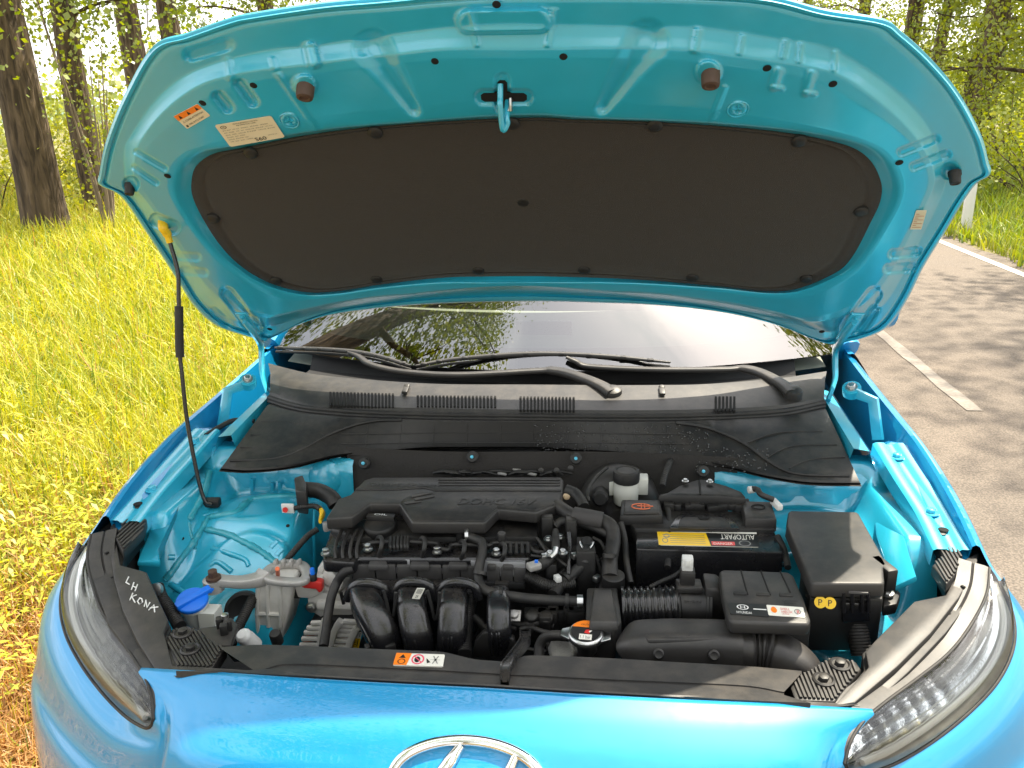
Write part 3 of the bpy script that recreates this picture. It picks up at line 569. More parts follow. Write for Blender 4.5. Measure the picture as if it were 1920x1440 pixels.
# insulation pad with a pressed rim
pad = []
for s, dd in ((1.02, .003), (1.018, .007), (1.0, .0105), (.985, .011), (.975, .0085), (.965, .011), (.955, .0125), (.85, .014), (.6, .016), (.3, .017), (.02, .017)):
    pad.append(hood_grid(HC+uv*(rR2*s)[:, None]*HS, np.full(NA, dd)))
pb = B(); pb.grid(pad, wrap=True); pb.f.append(tuple(range(len(pb.v)-NA, len(pb.v)))); pb.m.append(0); padob = put('insulation_pad', pb, FABRIC, bonnet, ang=50)
for q in ((400, 410), (1615, 397), (470, 287), (1499, 265), (704, 249), (1228, 236), (960, 232), (517, 527), (1512, 523), (897, 508), (1095, 507), (981, 378), (706, 524), (1298, 521)):
    c = hood_at(q, .014); b = B(); b.lathe([(.0125, -.004), (.0125, .001), (.0105, .0032), (.006, .0042)], c, HN, 18); put('pad_clip', b, RUBBER, bonnet)
for q in Z1((709, 359), (494, 434), (347, 742), (1475, 258), (778, 1388))+Z2((262, 204), (995, 245), (1232, 302), (1471, 585), (1192, 1193))+[(931, 8)]:
    c = hood_at(q, hood_depth(np.array([q]), np.array([.0262]))[0] if q[1] > 60 else .013); b = B(); b.lathe([(.0062, .0002), (.0055, .0006)], c+HN*.0003, HN, 16); put('drain_hole', b, HOLE, bonnet)  # black disc on the surface, coloured as the hole's shade
# bump stops
for q, r_, L, m_ in (((570, 160), .0138, .030, TERRA), ((1328, 135), .0138, .031, TERRA), ((240, 357), .0085, .017, RUBBER), ((1786, 334), .009, .018, RUBBER)):
    c = hood_at((q[0]+4, q[1]-8), .022 if r_ > .012 else .01); ax = HN*.75+np.array([0, 0, -.4]); ax /= np.linalg.norm(ax)
    b = B(); b.lathe([(r_*1.15, -.004), (r_*1.15, .003), (r_, .005), (r_*.98, L*.8), (r_*.9, L*.95), (r_*.6, L), (r_*.45, L*.93)], c, ax, 20); put('bump_stop', b, m_, bonnet)
# latch: slot and striker
b = B()
for a_, b_, w in (((905, 182), (985, 182), .0085), ((942, 152), (942, 200), .0075)):
    A = hood_at(a_, .0212); C_ = hood_at(b_, .0212); d = (C_-A)/np.linalg.norm(C_-A); s = np.cross(HN, d)
    b.prism([A+s*w*k+d*w*j+HN*.001*1 for k, j in ((-1, .3), (-.5, -.3), (.5, -.3), (1, .3))]+[C_+s*w*k-d*w*j+HN*.001 for k, j in ((1, .3), (.5, -.3), (-.5, -.3), (-1, .3))], [A+s*w*k+d*w*j-HN*.003 for k, j in ((-1, .3), (-.5, -.3), (.5, -.3), (1, .3))]+[C_+s*w*k-d*w*j-HN*.003 for k, j in ((1, .3), (.5, -.3), (-.5, -.3), (-1, .3))])
put('latch_slot', b, HOLE, bonnet)
b = B(); p0 = hood_at((938, 158), .022); p1 = hood_at((938, 200), .05); p2 = hood_at((943, 243), .062); p3 = hood_at((950, 220), .05); p4 = hood_at((952, 188), .02)
b.tube(cr([p0, p0*.4+p1*.6, p1, p2, p2*.5+p3*.5+np.array([.004, 0, 0]), p3, p4], 6), .0047, 10); put('latch_striker', b, PAINT_IN, bonnet, ang=60)
b = B(); c = hood_at((958, 196), .03); b.box(c, (.004, .018, .02)); b.tube([c-np.array([.004, .008, .01]), c+np.array([.004, .01, .014])], .002, 6); put('safety_hook', b, STEEL, bonnet, bevel=.001)
# raised plus marks
for q in (Z1((860, 508))[0], Z2((890, 392))[0]):
    c = hood_at(q, .0262); U = np.array([1., 0, 0]); b = B()
    for dx, dy in ((1, 0), (0, 1)):
        d = U*dx+HV*dy; e = U*dy+HV*dx; b.prism([c+d*s*.0095+e*k*.0012+HN*.0018 for s, k in ((-1, -1), (1, -1), (1, 1), (-1, 1))], [c+d*s*.0095+e*k*.002-HN*.003 for s, k in ((-1, -1), (1, -1), (1, 1), (-1, 1))])
    b.tube([c+HN*.001+U*.0155*math.cos(t)+HV*.0155*math.sin(t) for t in np.linspace(0, 2*math.pi, 25)], .0012, 6, cap=False); put('plus_mark', b, PAINT_IN, bonnet)
# printed labels on the bonnet
def hq(pts, dep): return [hood_at(p, dep) for p in pts]
it = [('poly', [(0, .64), (1, .64), (1, 1), (0, 1)], 1)]
for k in range(3): it += [('poly', [(.1+.34*k, .68), (.22+.34*k, .68), (.16+.34*k, .94)], 2)]
it += [('text', '\u25b3 COVER ATTENTION', .08, .38, .84, .13, 2), ('text', 'FAN: AUTO START', .2, .1, .62, .12, 2), ('disc', .1, .14, .04, .08, 2)]
sticker('warning_label', hq(Z1((430, 543), (527, 487), (473, 438), (373, 490)), .0275), it, [CREAM, ORANGE, INK], bonnet)
it = [('ring', .12, .86, .055, .07, .25, 1), ('text', 'H', .105, .83, .03, .07, 1), ('text', 'VEHICLE EMISSION CONTROL', .3, .9, .45, .05, 1), ('text', 'INFORMATION LABEL', .35, .82, .35, .05, 1)]
gq = np.random.default_rng(9)
for r_ in range(6):
    y0 = .70-.1*r_; x0 = .07
    while x0 < (.9 if r_ < 3 else .42):
        w = gq.uniform(.05, .16); it.append(('text', gq.choice(['ENGINE', 'GROUP', 'HC CO', 'TIMING', 'IDLE', 'SPARK', 'VALVE', 'EVAP']), x0, y0, w, .035, 1)); x0 += w+.03
it += [('text', 'S60', .5, .06, .2, .16, 1), ('text', 'MOTOR CO', .76, .22, .16, .035, 1)]
sticker('information_label', hq(Z1((612, 619), (842, 578), (783, 488), (545, 528)), .0275), it, [CREAM, INK], bonnet)
it = [('line', (.1, .12+.1*k), (.4 if k % 2 else .9, .12+.1*k), .025, 1) for k in range(8)]
sticker('code_label', hq(Z2((1510, 825), (1550, 825), (1570, 757), (1532, 757)), .0285), it, [CREAM, COPPER], bonnet)

# hinges
for s, pts, bq in ((-1, Z3((300, 120), (352, 190), (385, 250), (392, 330), (400, 440), (430, 540)), Z3((265, 105), (270, 130), (300, 150))), (1, Z4((1660, 110), (1605, 190), (1575, 240), (1572, 320), (1570, 400), (1535, 500)), Z4((1665, 105), (1625, 175), (1640, 150)))):
    b = B(); P = [hood_at(pts[0], .03), hood_at(pts[1], .035)]+[at(p, y=yy) for p, yy in zip(pts[2:], (1.075, 1.08, 1.06, 1.02))]; P = cr(P, 6)
    b.tube(P, .0115, 10, sq=(.45, 4)); h = put('bonnet_hinge', b, PAINT_IN, car, ang=50)
    b = B(); A, C_ = hood_at(pts[0], .03), hood_at(pts[1], .03); d = (C_-A)/np.linalg.norm(C_-A); e = np.cross(HN, d); q = [A-d*.03-e*.014, A-d*.03+e*.014, C_+d*.005+e*.012, C_+d*.005-e*.012]; b.prism([p+HN*.002 for p in q], [p-HN*.004 for p in q]); put('hinge_plate', b, PAINT_IN, h, bevel=.002)
    for k in (0, 1): bolt((A-d*.018+HN*.002) if k == 0 else (A*.35+C_*.65+HN*.002), .006, h, PAINT_IN, HN)

# ------------------------------------------------------------------ windscreen, frit band, wipers, cowl
WSN = np.array([0, -math.sin(R(29)), math.cos(R(29))]); WSU = np.array([0, math.cos(R(29)), math.sin(R(29))])
def ws(s, t, off=0.):
    x = s*(.745-.10*t); return np.array([x, 1.09+.20*s*s, .992])+WSU*t*.92*(1-.06*s*s)+WSN*(.05*(1-s*s)*math.sin(math.pi*min(1, t*.9+.05))+off)
b = B(); b.grid([[ws(s, t) for s in np.linspace(-1, 1, 41)] for t in np.linspace(0, 1, 21)]); wsc = put('windscreen', b, WSGLASS, car, ang=180)
b = B(); b.grid([[ws(s, t*(.078+.06*abs(s)**6), -.004) for s in np.linspace(-1, 1, 61)] for t in np.linspace(0, 1, 5)])
for s in (-1, 1): b.grid([[ws(s*(1-.055*k), t, -.004) for k in (0, .5, 1)] for t in np.linspace(.05, 1, 12)])
put('frit_band', b, DARK, wsc, ang=180)
CAB = mat('cabin_reflection_grey', (.22, .235, .20), .7, 0)  # pale tone puts the windscreen's sky reflection into the dashboard colour
b = B(); b.grid([[(x, yy+.16*(x/.7)**2, zz) for x in np.linspace(-.72, .72, 15)] for yy, zz in ((1.12, .955), (1.35, .985), (1.6, 1.0), (1.75, .99), (1.82, .93), (1.84, .7))]); put('dashboard', b, CAB, car, ang=180)
b = B(); b.tube([(-.36+.19*math.cos(t), 1.93-.06*math.sin(t), .93+.18*math.sin(t)) for t in np.linspace(0, 2*math.pi, 33)], .016, 10, cap=False); b.tube([(-.36, 1.83, .86), (-.36, 1.93, .93)], .03, 10); put('steering_wheel', b, PLASTIC, car)
b = B(); b.box((-.02, 1.46, 1.008), (.16, .01, .045)); put('dash_display', b, GLOSSB, car, bevel=.004)

def arm(path, r): return path
def wiper(armp, bladep, pivot, pz):
    b = B(); c = at(pivot, z=pz); b.lathe([(.021, -.012), (.021, .006), (.019, .012), (.012, .0155), (.003, .0165)], c, (0, -.25, 1), 24); w = put('wiper', b, PLASTIC_G, car)
    P = cr([at(p, z=zz) for p, zz in armp], 7); n = len(P)
    b = B(); b.tube(P, np.interp(np.linspace(0, 1, n), [0, .12, .35, .4, .9, 1], [.0105, .0092, .008, .006, .0048, .0035]), 12, sq=(1.65, 3.6)); put('wiper_arm', b, PLASTIC_G, w, ang=50)
    Q = cr([at(p, z=zz) for p, zz in bladep], 10); b = B(); b.tube(Q+np.array([0, 0, .006]), np.interp(np.linspace(0, 1, len(Q)), [0, .1, .5, .9, 1], [.0025, .0042, .006, .0042, .0025]), 10, sq=(1.25, 3)); put('blade_spine', b, PLASTIC_G, w, ang=50)
    b = B(); b.tube(Q+np.array([0, .004, -.006]), .0035, 6); put('blade_rubber', b, RUBBER, w)
    for k in np.linspace(.06, .94, 9):
        q = Q[int(k*(len(Q)-1))]; b = B(); b.box(q+np.array([0, -.001, .0065]), (.016, .013, .009), .1); put('blade_claw', b, PLASTIC, w, bevel=.003)
wiper([(Z4((490, 462))[0], .994), (Z4((420, 418))[0], 1.002), (Z4((300, 372))[0], 1.006), (Z4((200, 350))[0], 1.008), (Z4((100, 352))[0], 1.008), (Z3((1500, 428))[0], 1.006), (Z3((1200, 412))[0], 1.008), (Z3((1010, 372))[0], 1.014), (Z3((940, 325))[0], 1.024), (Z3((880, 300))[0], 1.03)],
      [((516, 656), 1.02), ((620, 660), 1.024), ((700, 670), 1.022), ((770, 690), 1.012)], Z4((490, 462))[0], .99)
wiper([(Z4((1365, 462))[0], .994), (Z4((1310, 415))[0], 1.002), (Z4((1210, 362))[0], 1.006), (Z4((1120, 340))[0], 1.008), (Z4((1030, 345))[0], 1.006), (Z4((700, 345))[0], 1.004), (Z4((380, 330))[0], 1.008), (Z4((310, 305))[0], 1.02), (Z4((265, 285))[0], 1.028)],
      [((780, 690), 1.008), ((860, 677), 1.016), ((1000, 668), 1.024), ((1130, 672), 1.02), ((1257, 684), 1.008)], Z4((1365, 462))[0], .99)

# cowl grille: rows from the rubber seal up to the glass
top = [(503, 681), (545, 692), (593, 702), (693, 712), (827, 720), (993, 721), (1120, 722), (1222, 722), (1326, 720), (1461, 709), (1550, 696)]
tz = [1.0, 1.0, 1.0, 1.0, 1.0, 1.0, 1.0, 1.0, 1.0, 1.0, 1.0]
fold = [(507, 700), (548, 712), (593, 720), (693, 726), (827, 731), (993, 732), (1120, 732), (1222, 732), (1326, 731), (1461, 726), (1547, 712)]
mid = [(506, 735), (548, 747), (593, 754), (693, 762), (827, 766), (993, 768), (1120, 769), (1222, 769), (1326, 767), (1461, 760), (1545, 745)]
low = [(504, 742), (546, 755), (593, 763), (693, 770), (827, 774), (993, 776), (1120, 777), (1222, 777), (1326, 775), (1461, 768), (1546, 752)]
zf_, zm_, zl_ = .995, .976, .968
rowsC = [[at(p, z=z)+np.array([0, .02, -.03]) for p, z in zip(top, tz)], [at(p, z=z) for p, z in zip(top, tz)], [at(p, z=zf_) for p in fold], [at(p, z=zm_) for p in mid], [at(p, z=zl_) for p in low], [at(p, z=zl_-.012)+np.array([0, .01, 0]) for p in low]]
b = B(); b.grid([cr(r_, 8) for r_ in rowsC]); cowl = put('cowl_grille', b, PLASTIC_G, car, ang=35)
# vent slots: each a black bar, the opening's shade put into its colour
def slots(x0, x1, n, yt, yb, dy=0.):
    for i in range(n):
        f_ = i/(n-1); xx = x0+(x1-x0)*f_; yo = dy*f_; w = (x1-x0)/(n-1)*.29
        q = [(xx-w, yb+yo), (xx+w, yb+yo), (xx+w, yt+yo), (xx-w, yt+yo)]; zz = lambda p: zm_+(zf_-zm_)*np.clip((np.interp(p[0], [m_[0] for m_ in mid], [m_[1] for m_ in mid])-p[1])/36., -.3, 1.2)
        P = [at(p, z=zz(p)+.0016) for p in q]; Q = [p-np.array([0, 0, .006]) for p in P]; b = B(); b.prism(P, Q); put('vent_slot', b, HOLE, cowl)
a_ = Z3((778, 520), (1130, 608)); slots(a_[0][0], a_[1][0], 19, a_[0][1]+1, a_[1][1]-3, 3)
a_ = Z3((1270, 540), (1705, 608)); slots(a_[0][0], a_[1][0], 22, a_[0][1]+1, a_[1][1]-1, 1)
a_ = Z4((42, 475), (300, 540)); slots(a_[0][0], a_[1][0], 16, a_[0][1], a_[1][1], 1)
a_ = Z4((992, 475), (1082, 545)); slots(a_[0][0], a_[1][0], 6, a_[0][1], a_[1][1], 0)
for q in (Z3((1203, 490))[0], Z4((730, 430))[0]):
    b = B(); c = at((q[0], q[1]+6), z=.998); b.box(c, (.013, .036, .006), M=Matrix.Rotation(R(12), 3, 'X')); b.lathe([(.0075, 0), (.0075, .003), (.005, .005)], c+np.array([0, .012, .002]), (0, -.4, 1), 14); put('washer_nozzle', b, PLASTIC_G, cowl, bevel=.004)
# trough behind the grille
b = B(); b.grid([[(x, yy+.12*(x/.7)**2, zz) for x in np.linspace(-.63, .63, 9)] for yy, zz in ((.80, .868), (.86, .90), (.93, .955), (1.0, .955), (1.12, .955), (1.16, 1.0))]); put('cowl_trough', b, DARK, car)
# rubber seal lip
for off, zz, r_ in ((3.5, .964, .006), (10, .958, .0045)):
    b = B(); P = cr([at((p[0], p[1]+off), z=zz) for p in low], 8); b.tube(P, r_, 10); put('cowl_seal', b, RUBBER, car)
# scuttle cover below: rows
lowe = [(410, 884), (467, 887), (547, 879), (627, 859), (693, 852), (793, 843), (880, 842), (1000, 842), (1076, 846), (1176, 853), (1245, 862), (1326, 872), (1384, 884), (1442, 898), (1519, 910), (1616, 912)]
tope = [(501, 760), (535, 770), (580, 778), (640, 783), (700, 786), (793, 789), (880, 790), (1000, 791), (1076, 792), (1176, 792), (1245, 792), (1326, 790), (1384, 787), (1442, 783), (1500, 777), (1549, 768)]
def blend(t): return [(a[0]*(1-t)+c[0]*t, a[1]*(1-t)+c[1]*t) for a, c in zip(tope, lowe)]
zS = lambda t: .958*(1-t)+.897*t
rowsS = [[at(p, z=.958)+np.array([0, .10, -.03]) for p in tope], [at(p, z=.960)+np.array([0, .03, -.004]) for p in tope]]+[[at(p, z=zS(t)) for p in blend(t)] for t in (0, .25, .5, .75, .92)]+[[at(p, z=zS(.97)-.001) for p in blend(.955)], [at(p, z=zS(.97)-.008) for p in blend(.965)], [at(p, z=zS(1.)) for p in lowe], [at(p, z=zS(1.)-.008)+np.array([0, .002, 0]) for p in lowe], [at(p, z=zS(1.)-.012)+np.array([0, .03, 0]) for p in lowe]]
b = B(); b.grid([cr(r_, 6) for r_ in rowsS]); scut = put('scuttle_cover', b, PLASTIC, car, ang=35)
def scz(p):                                          # height of the scuttle cover under a pixel
    i = np.interp(p[0], [q[0] for q in lowe], [q[1] for q in lowe]); j = np.interp(p[0], [q[0] for q in tope], [q[1] for q in tope]); return zS(np.clip((p[1]-j)/(i-j), 0, 1))
for nm, pl, r_ in [('pad_edge', Z3((215, 910), (400, 905), (520, 885), (640, 835), (760, 770), (900, 715), (1040, 685), (1180, 682)), .0035), ('pad_edge', Z4((800, 605), (900, 618), (1000, 645), (1130, 705), (1240, 785), (1340, 840), (1450, 858), (1640, 862)), .0035),
                   ('pad_rib', Z3((390, 690), (520, 692), (620, 712), (740, 768)), .0013), ('pad_rib', Z3((330, 765), (470, 768), (560, 790), (630, 828)), .0013), ('pad_rib', Z3((270, 835), (370, 838), (450, 855), (510, 885)), .0013),
                   ('pad_rib', Z4((1510, 645), (1330, 648), (1240, 665), (1150, 700)), .0013), ('pad_rib', Z4((1580, 710), (1400, 712), (1310, 735), (1230, 778)), .0013), ('pad_rib', Z4((1620, 770), (1480, 778), (1400, 800), (1350, 825)), .0013)]:
    b = B(); b.tube(cr([at(p, z=scz(p)+.001) for p in pl], 6), r_, 8); put(nm, b, PLASTIC, scut)
gq = np.random.default_rng(12)
for xx in np.linspace(690, 1250, 10):                 # pressed seams of the centre pad
    b = B(); b.tube([at((xx+k*.06*(xx-960)*.3, 797+k*40), z=scz((xx, 797+k*40))+.0004) for k in (0, .5, 1)], .0009, 5); put('pad_seam', b, PLASTIC_G, scut)
for yy in (812, 830):
    b = B(); b.tube([at((xx, yy+(xx-960)**2*2e-5), z=scz((xx, yy))+.0004) for xx in np.linspace(640, 1290, 14)], .0008, 5); put('pad_seam', b, PLASTIC_G, scut)
b = B()
for k in range(420):                                  # rain drops left on the cover
    p = (gq.uniform(1000, 1330), gq.uniform(795, 850)) if k < 330 else (gq.uniform(1300, 1440), gq.uniform(840, 885)); q = at(p, z=scz(p)+.0004); rr = gq.uniform(.0007, .0024); b.lathe([(rr, 0), (rr*.8, rr*.45), (rr*.3, rr*.7)], q, (0, -.5, 1), 7)
put('rain_drops', b, mat('water_drop', (.02, .02, .02), .04, 0, coat=1.), scut, stuff=True)

# ------------------------------------------------------------------ outer body: nose and wings as one lofted skin per side
SE = [(0, .112, .846), (.13, .112, .845), (.26, .116, .842), (.39, .127, .835), (.48, .137, .827), (.522, .142, .823)]
LT = [(.508, .129, .8145), (.487, .106, .803), (.474, .085, .786), (.482, .086, .771)]
LO = [(.503, .098, .760), (.555, .133, .748), (.62, .178, .751), (.685, .228, .762), (.745, .283, .777), (.787, .338, .797), (.806, .39, .82), (.806, .45, .846)]
FE = [(.791, .475, .873), (.790, .60, .914), (.795, .79, .940), (.792, .97, .954), (.79, 1.12, .963), (.788, 1.28, .975), (.79, 1.5, .985)]
r0 = SE+LT+LO+FE
r1 = [(0, .075, .833), (.13, .075, .832), (.26, .080, .829), (.38, .093, .823), (.44, .104, .817), (.468, .110, .812), (.465, .101, .804), (.461, .090, .795), (.460, .078, .780), (.468, .076, .764), (.495, .086, .750), (.552, .120, .738), (.622, .164, .740), (.692, .215, .75), (.756, .272, .764), (.803, .332, .783), (.825, .388, .804), (.827, .45, .826)]+[(x+.012, y, z-.012) for x, y, z in FE]
r2 = [(0, .030, .806), (.13, .030, .806), (.26, .035, .803), (.38, .048, .796), (.43, .060, .788), (.443, .066, .780), (.447, .068, .773), (.45, .068, .765), (.455, .068, .752), (.468, .066, .742), (.50, .076, .732), (.56, .108, .718), (.632, .152, .718), (.705, .204, .724), (.772, .262, .734), (.826, .324, .748), (.853, .386, .766), (.856, .45, .785)]+[(x+.04, y, z-.07) for x, y, z in FE]
r3 = [(0, -.005, .765), (.13, -.005, .765), (.26, .0, .762), (.38, .016, .752), (.43, .032, .740), (.445, .038, .732), (.45, .043, .724), (.455, .047, .714), (.462, .054, .70), (.478, .058, .69), (.51, .068, .682), (.575, .10, .672), (.65, .146, .668), (.725, .20, .668), (.795, .26, .672), (.85, .325, .682), (.872, .39, .695), (.876, .45, .71)]+[(min(.885, x+.085), y, z-.18) for x, y, z in FE]
r4 = [(x*1.005, y-.025, .62+.0*z) for x, y, z in r3]; r5 = [(x, y-.01, .45) for x, y, z in r4]; r6 = [(x*.99, y+.05, .24) for x, y, z in r5]
sk = loft([r0, r1, r2, r3, r4, r5, r6], 8, 6)
SKN = sk.reshape(-1, 3)
edge_in = np.array([[p[0], p[1]+.012, p[2]-.002] for p in cr(r0, 8)]); ne = (len(SE)-1)*8+1
full = np.concatenate([sk[:, ::-1]*np.array([-1, 1, 1]), sk[:, 1:]], 1)
nb = len(r0)-len(FE)-1                                 # bumper up to the lamp's rear end, wings behind it
kb = nb*8; mid_ = sk.shape[1]-1
b = B(); b.grid(full[:, mid_-kb:mid_+kb+1])
lip = np.concatenate([(cr(SE, 8)*np.array([-1, 1, 1]))[::-1], cr(SE, 8)[1:]]); b.grid([lip, lip+np.array([0, .006, .001]), lip+np.array([0, .012, -.004]), lip+np.array([0, .014, -.03])])
bumper = put('front_bumper', b, PAINT, car, ang=50)
for s in (-1, 1):
    b = B(); G = sk[:, kb:]*np.array([s, 1, 1]); b.grid(G)
    E_ = cr([(.806, .45, .846)]+FE, 8)[10:]
    fl = [E_, E_+np.array([-.006, 0, .003]), E_+np.array([-.012, 0, .0]), E_+np.array([-.015, 0, -.022]), E_+np.array([-.022, 0, -.026]), E_+np.array([-.040, 0, -.024]), E_+np.array([-.048, 0, -.028])]
    yy = E_[:, 1]; cutw = smooth(.86, 1.0, yy)
    fl = [f_ + np.stack([0*yy, 0*yy, -(k > 3)*cutw*.10], -1) + np.stack([(k > 4)*cutw*.02, 0*yy, 0*yy], -1) for k, f_ in enumerate(fl)]
    fl.append(fl[-1]+np.stack([0*yy-.001, 0*yy, -.012-.11*smooth(.5, .62, yy)], -1)); b.grid([f_*np.array([s, 1, 1]) for f_ in fl]); wing = put('wing', b, PAINT, car, ang=45)
    # bolted flange strip
    P = [(.757, .50), (.760, .60), (.752, .72), (.748, .835)]; zz = [.872, .889, .910, .929]
    rows_ = [[((x+dx)*s, y_, z_+dz) for (x, y_), z_ in zip(P, zz)] for dx, dz in ((-.042, -.03), (-.040, .0), (-.034, .003), (-.018, .003), (-.013, -.001), (.001, -.001), (.006, .003), (.02, .003), (.023, -.004))]
    b = B(); b.grid([cr(r_, 6) for r_ in rows_]); fs_ = put('wing_flange', b, PAINT_IN, car, ang=40)
    for (x, y_, z_) in ((.747, .604, .8895), (.741, .785, .9205)): bolt((x*s, y_, z_), .0085, fs_, PAINT_IN, flange=1.7)
    b = B(); b.lathe([(.009, 0), (.008, .001)], (.752*s, .555, .883), (0, 0, 1), 14); put('flange_hole', b, HOLE, fs_)
    c = np.array([.700*s, .99, 1.0]); b = B(); b.lathe([(.02, -.02), (.02, -.001), (.015, 0)], c, (-s*.3, -.5, 1), 18); b.tube([c+np.array([0, 0, -.01]), c+np.array([.04*s, -.03, -.02]), c+np.array([.05*s, -.06, -.1])], .013, 8, sq=(.5, 4)); hb_ = put('hinge_tower', b, PAINT_IN, car); bolt(c, .0085, hb_, STEEL, (-s*.3, -.5, 1))
    # the small coded tag on the wing lip
    q0 = [(-.772, .645), (-.748, .645), (-.748, .69), (-.772, .69)]
    ez = lambda y_: np.interp(y_, [f_[1] for f_ in FE], [f_[2] for f_ in FE])
    sticker('code_tag', [((.748 if k in (0, 3) else .772)*s, y_, ez(y_)-.0245) for k, y_ in enumerate((.70, .70, .75, .75))], [('line', (.12+.1*k, .15), (.12+.1*k, .85), .03, 1) for k in range(8)], [PAPER, GREYINK], wing)
# emblem: ring and slanted letter
def nose(x, z):
    """point of the nose skin near x, z"""
    G = full.reshape(-1, 3); i = np.argmin((G[:, 0]-x)**2+(G[:, 2]-z)**2+1e3*(G[:, 1] > .3)); return G[i]
PRS = [0, .0392, .0917, .1456, .215]; PRY = [.112, .075, .030, -.005, -.03]; PRZ = [.846, .833, .806, .765, .70]
def E3(u, v, o=0.):
    q = .121-.051*v; return np.array([-.008+u*.098, np.interp(q, PRS, PRY)-.004-o, np.interp(q, PRS, PRZ)+.005])
b = B(); b.tube([E3(math.cos(t), math.sin(t)) for t in np.linspace(0, 2*math.pi, 65)], .0075, 10, cap=False, sq=(1.0, 2.4)); emb = put('emblem', b, CHROME, bumper, ang=50)
b = B()
for pl, rr in (([(-.62, -.70), (-.5, -.2), (-.25, .45), (-.12, .86)], [.006, .008, .009, .006]), ([(.12, -.86), (.25, -.45), (.5, .2), (.62, .70)], [.006, .009, .008, .006]), ([(-.46, -.02), (-.1, -.12), (.1, .12), (.46, .04)], [.009, .0075, .0075, .009])):
    P = cr([E3(u, v) for u, v in pl], 8); b.tube(P, np.interp(np.linspace(0, 1, len(P)), np.linspace(0, 1, len(rr)), rr), 10)
put('emblem_letter', b, CHROME, bumper, ang=50)

# rest of the body: simple but solid cabin, doors, roof, wheels, mirrors
sec_ = []
for y_, hw, zb, zr, hr in ((1.3, .79, .975, 1.05, .70), (1.62, .79, .99, 1.25, .64), (1.95, .79, 1.0, 1.46, .58), (2.5, .79, 1.0, 1.52, .56), (3.3, .785, 1.0, 1.50, .55), (3.85, .76, 1.0, 1.36, .52), (4.1, .72, .98, 1.05, .60)):
    sec_.append([(hw+.075, y_, .35), (hw+.095, y_, .62), (hw+.075, y_, .85), (hw+.01, y_, zb), (hw-.015, y_, zb+.012)])
side = np.array(sec_)
for s in (-1, 1):
    b = B(); b.grid(loft(side*np.array([s, 1, 1]), 4, 6)); put('body_side', b, PAINT, car, ang=60)
    b = B(); A = [(.785, 1.34, .985), (.70, 1.70, 1.22), (.625, 1.95, 1.40), (.565, 2.2, 1.49), (.56, 3.0, 1.5), (.56, 3.7, 1.42), (.70, 4.05, 1.03)]; b.tube(cr([(x*s, y_, z_) for x, y_, z_ in A], 6), .034, 10, sq=(.8, 3)); put('roof_pillar', b, PAINT, car)
    b = B(); b.grid([[(.772*s, y_, 1.0), ((.60 if 1 < k < 5 else .69)*s, yt, zt)] for k, (y_, yt, zt) in enumerate(((1.38, 1.42, 1.02), (1.75, 1.78, 1.25), (2.05, 2.05, 1.42), (2.5, 2.4, 1.48), (3.2, 3.1, 1.47), (3.8, 3.6, 1.4), (3.95, 3.95, 1.05)))]); put('side_window', b, glass('tinted_side_glass', (.25, .28, .27), 1.6), car)
    for wy in (.80, 3.40):
        b = B(); b.lathe([(.20, -.1), (.315, -.105), (.332, -.08), (.335, 0), (.332, .08), (.315, .105), (.21, .1)], (.79*s, wy, .335), (s, 0, 0), 40); w = put('wheel', b, RUBBER, car)
        b = B(); b.lathe([(.21, .06), (.212, .1), (.2, .102), (.19, .07), (.06, .06), (.05, .09), (.01, .092)], (.79*s, wy, .335), (s, 0, 0), 40); put('rim', b, STEEL, w)
        b = B(); b.tube([(.873*s, wy+.375*math.cos(t), .335+.375*math.sin(t)) for t in np.linspace(-.1, math.pi+.1, 30)], .035, 8, sq=(.8, 3)); put('wheel_arch_trim', b, PLASTIC, car)
    b = B(); c = np.array([.90*s, 1.66, 1.04]); 
    rr = [(c+np.array([dx*s, dy, 0]), r_) for dx, dy, r_ in ((-.10, .02, .03), (-.07, 0, .065), (0, -.02, .078), (.06, -.005, .07), (.095, .02, .035))]
    b.tube([p for p, _ in rr], [r_ for _, r_ in rr], 18, sq=(1., 2.8)); mi = put('door_mirror', b, PAINT, car); b = B(); b.tube([c+np.array([-.1*s, .02, -.03]), c+np.array([-.17*s, .03, -.07])], .028, 10); put('mirror_foot', b, PLASTIC, mi)
b = B(); b.grid([[(x*w_, y_+.12*abs(x)**2*(-1 if y_ > 3 else .6), z_-.03*x*x) for x in np.linspace(-1, 1, 13)] for y_, z_, w_ in ((1.93, 1.425, .62), (2.2, 1.51, .575), (2.8, 1.545, .57), (3.4, 1.52, .57), (3.72, 1.44, .56))]); put('roof', b, PAINT, car, ang=180)
b = B(); b.grid([[(x, y_, z_) for x in (-.68, 0, .68)] for y_, z_ in ((3.74, 1.42), (4.05, 1.02), (4.12, .7), (4.1, .35))]); put('tailgate', b, PAINT, car)
b = B(); b.box((0, 2.2, .25), (1.6, 3.8, .06)); put('underbody', b, DARK, car)
for x in (-.37, .37):
    b = B(); b.box((x, 2.35, .95), (.48, .12, .62), M=Matrix.Rotation(R(-14), 3, 'X')); b.box((x, 2.15, .62), (.5, .5, .16)); b.box((x, 2.48, 1.33), (.26, .09, .17)); put('seat', b, CAB, car, bevel=.04, seg=3)
b = B(); b.box((0, 3.3, .8), (1.3, .14, .7)); put('rear_seat', b, CAB, car, bevel=.05)

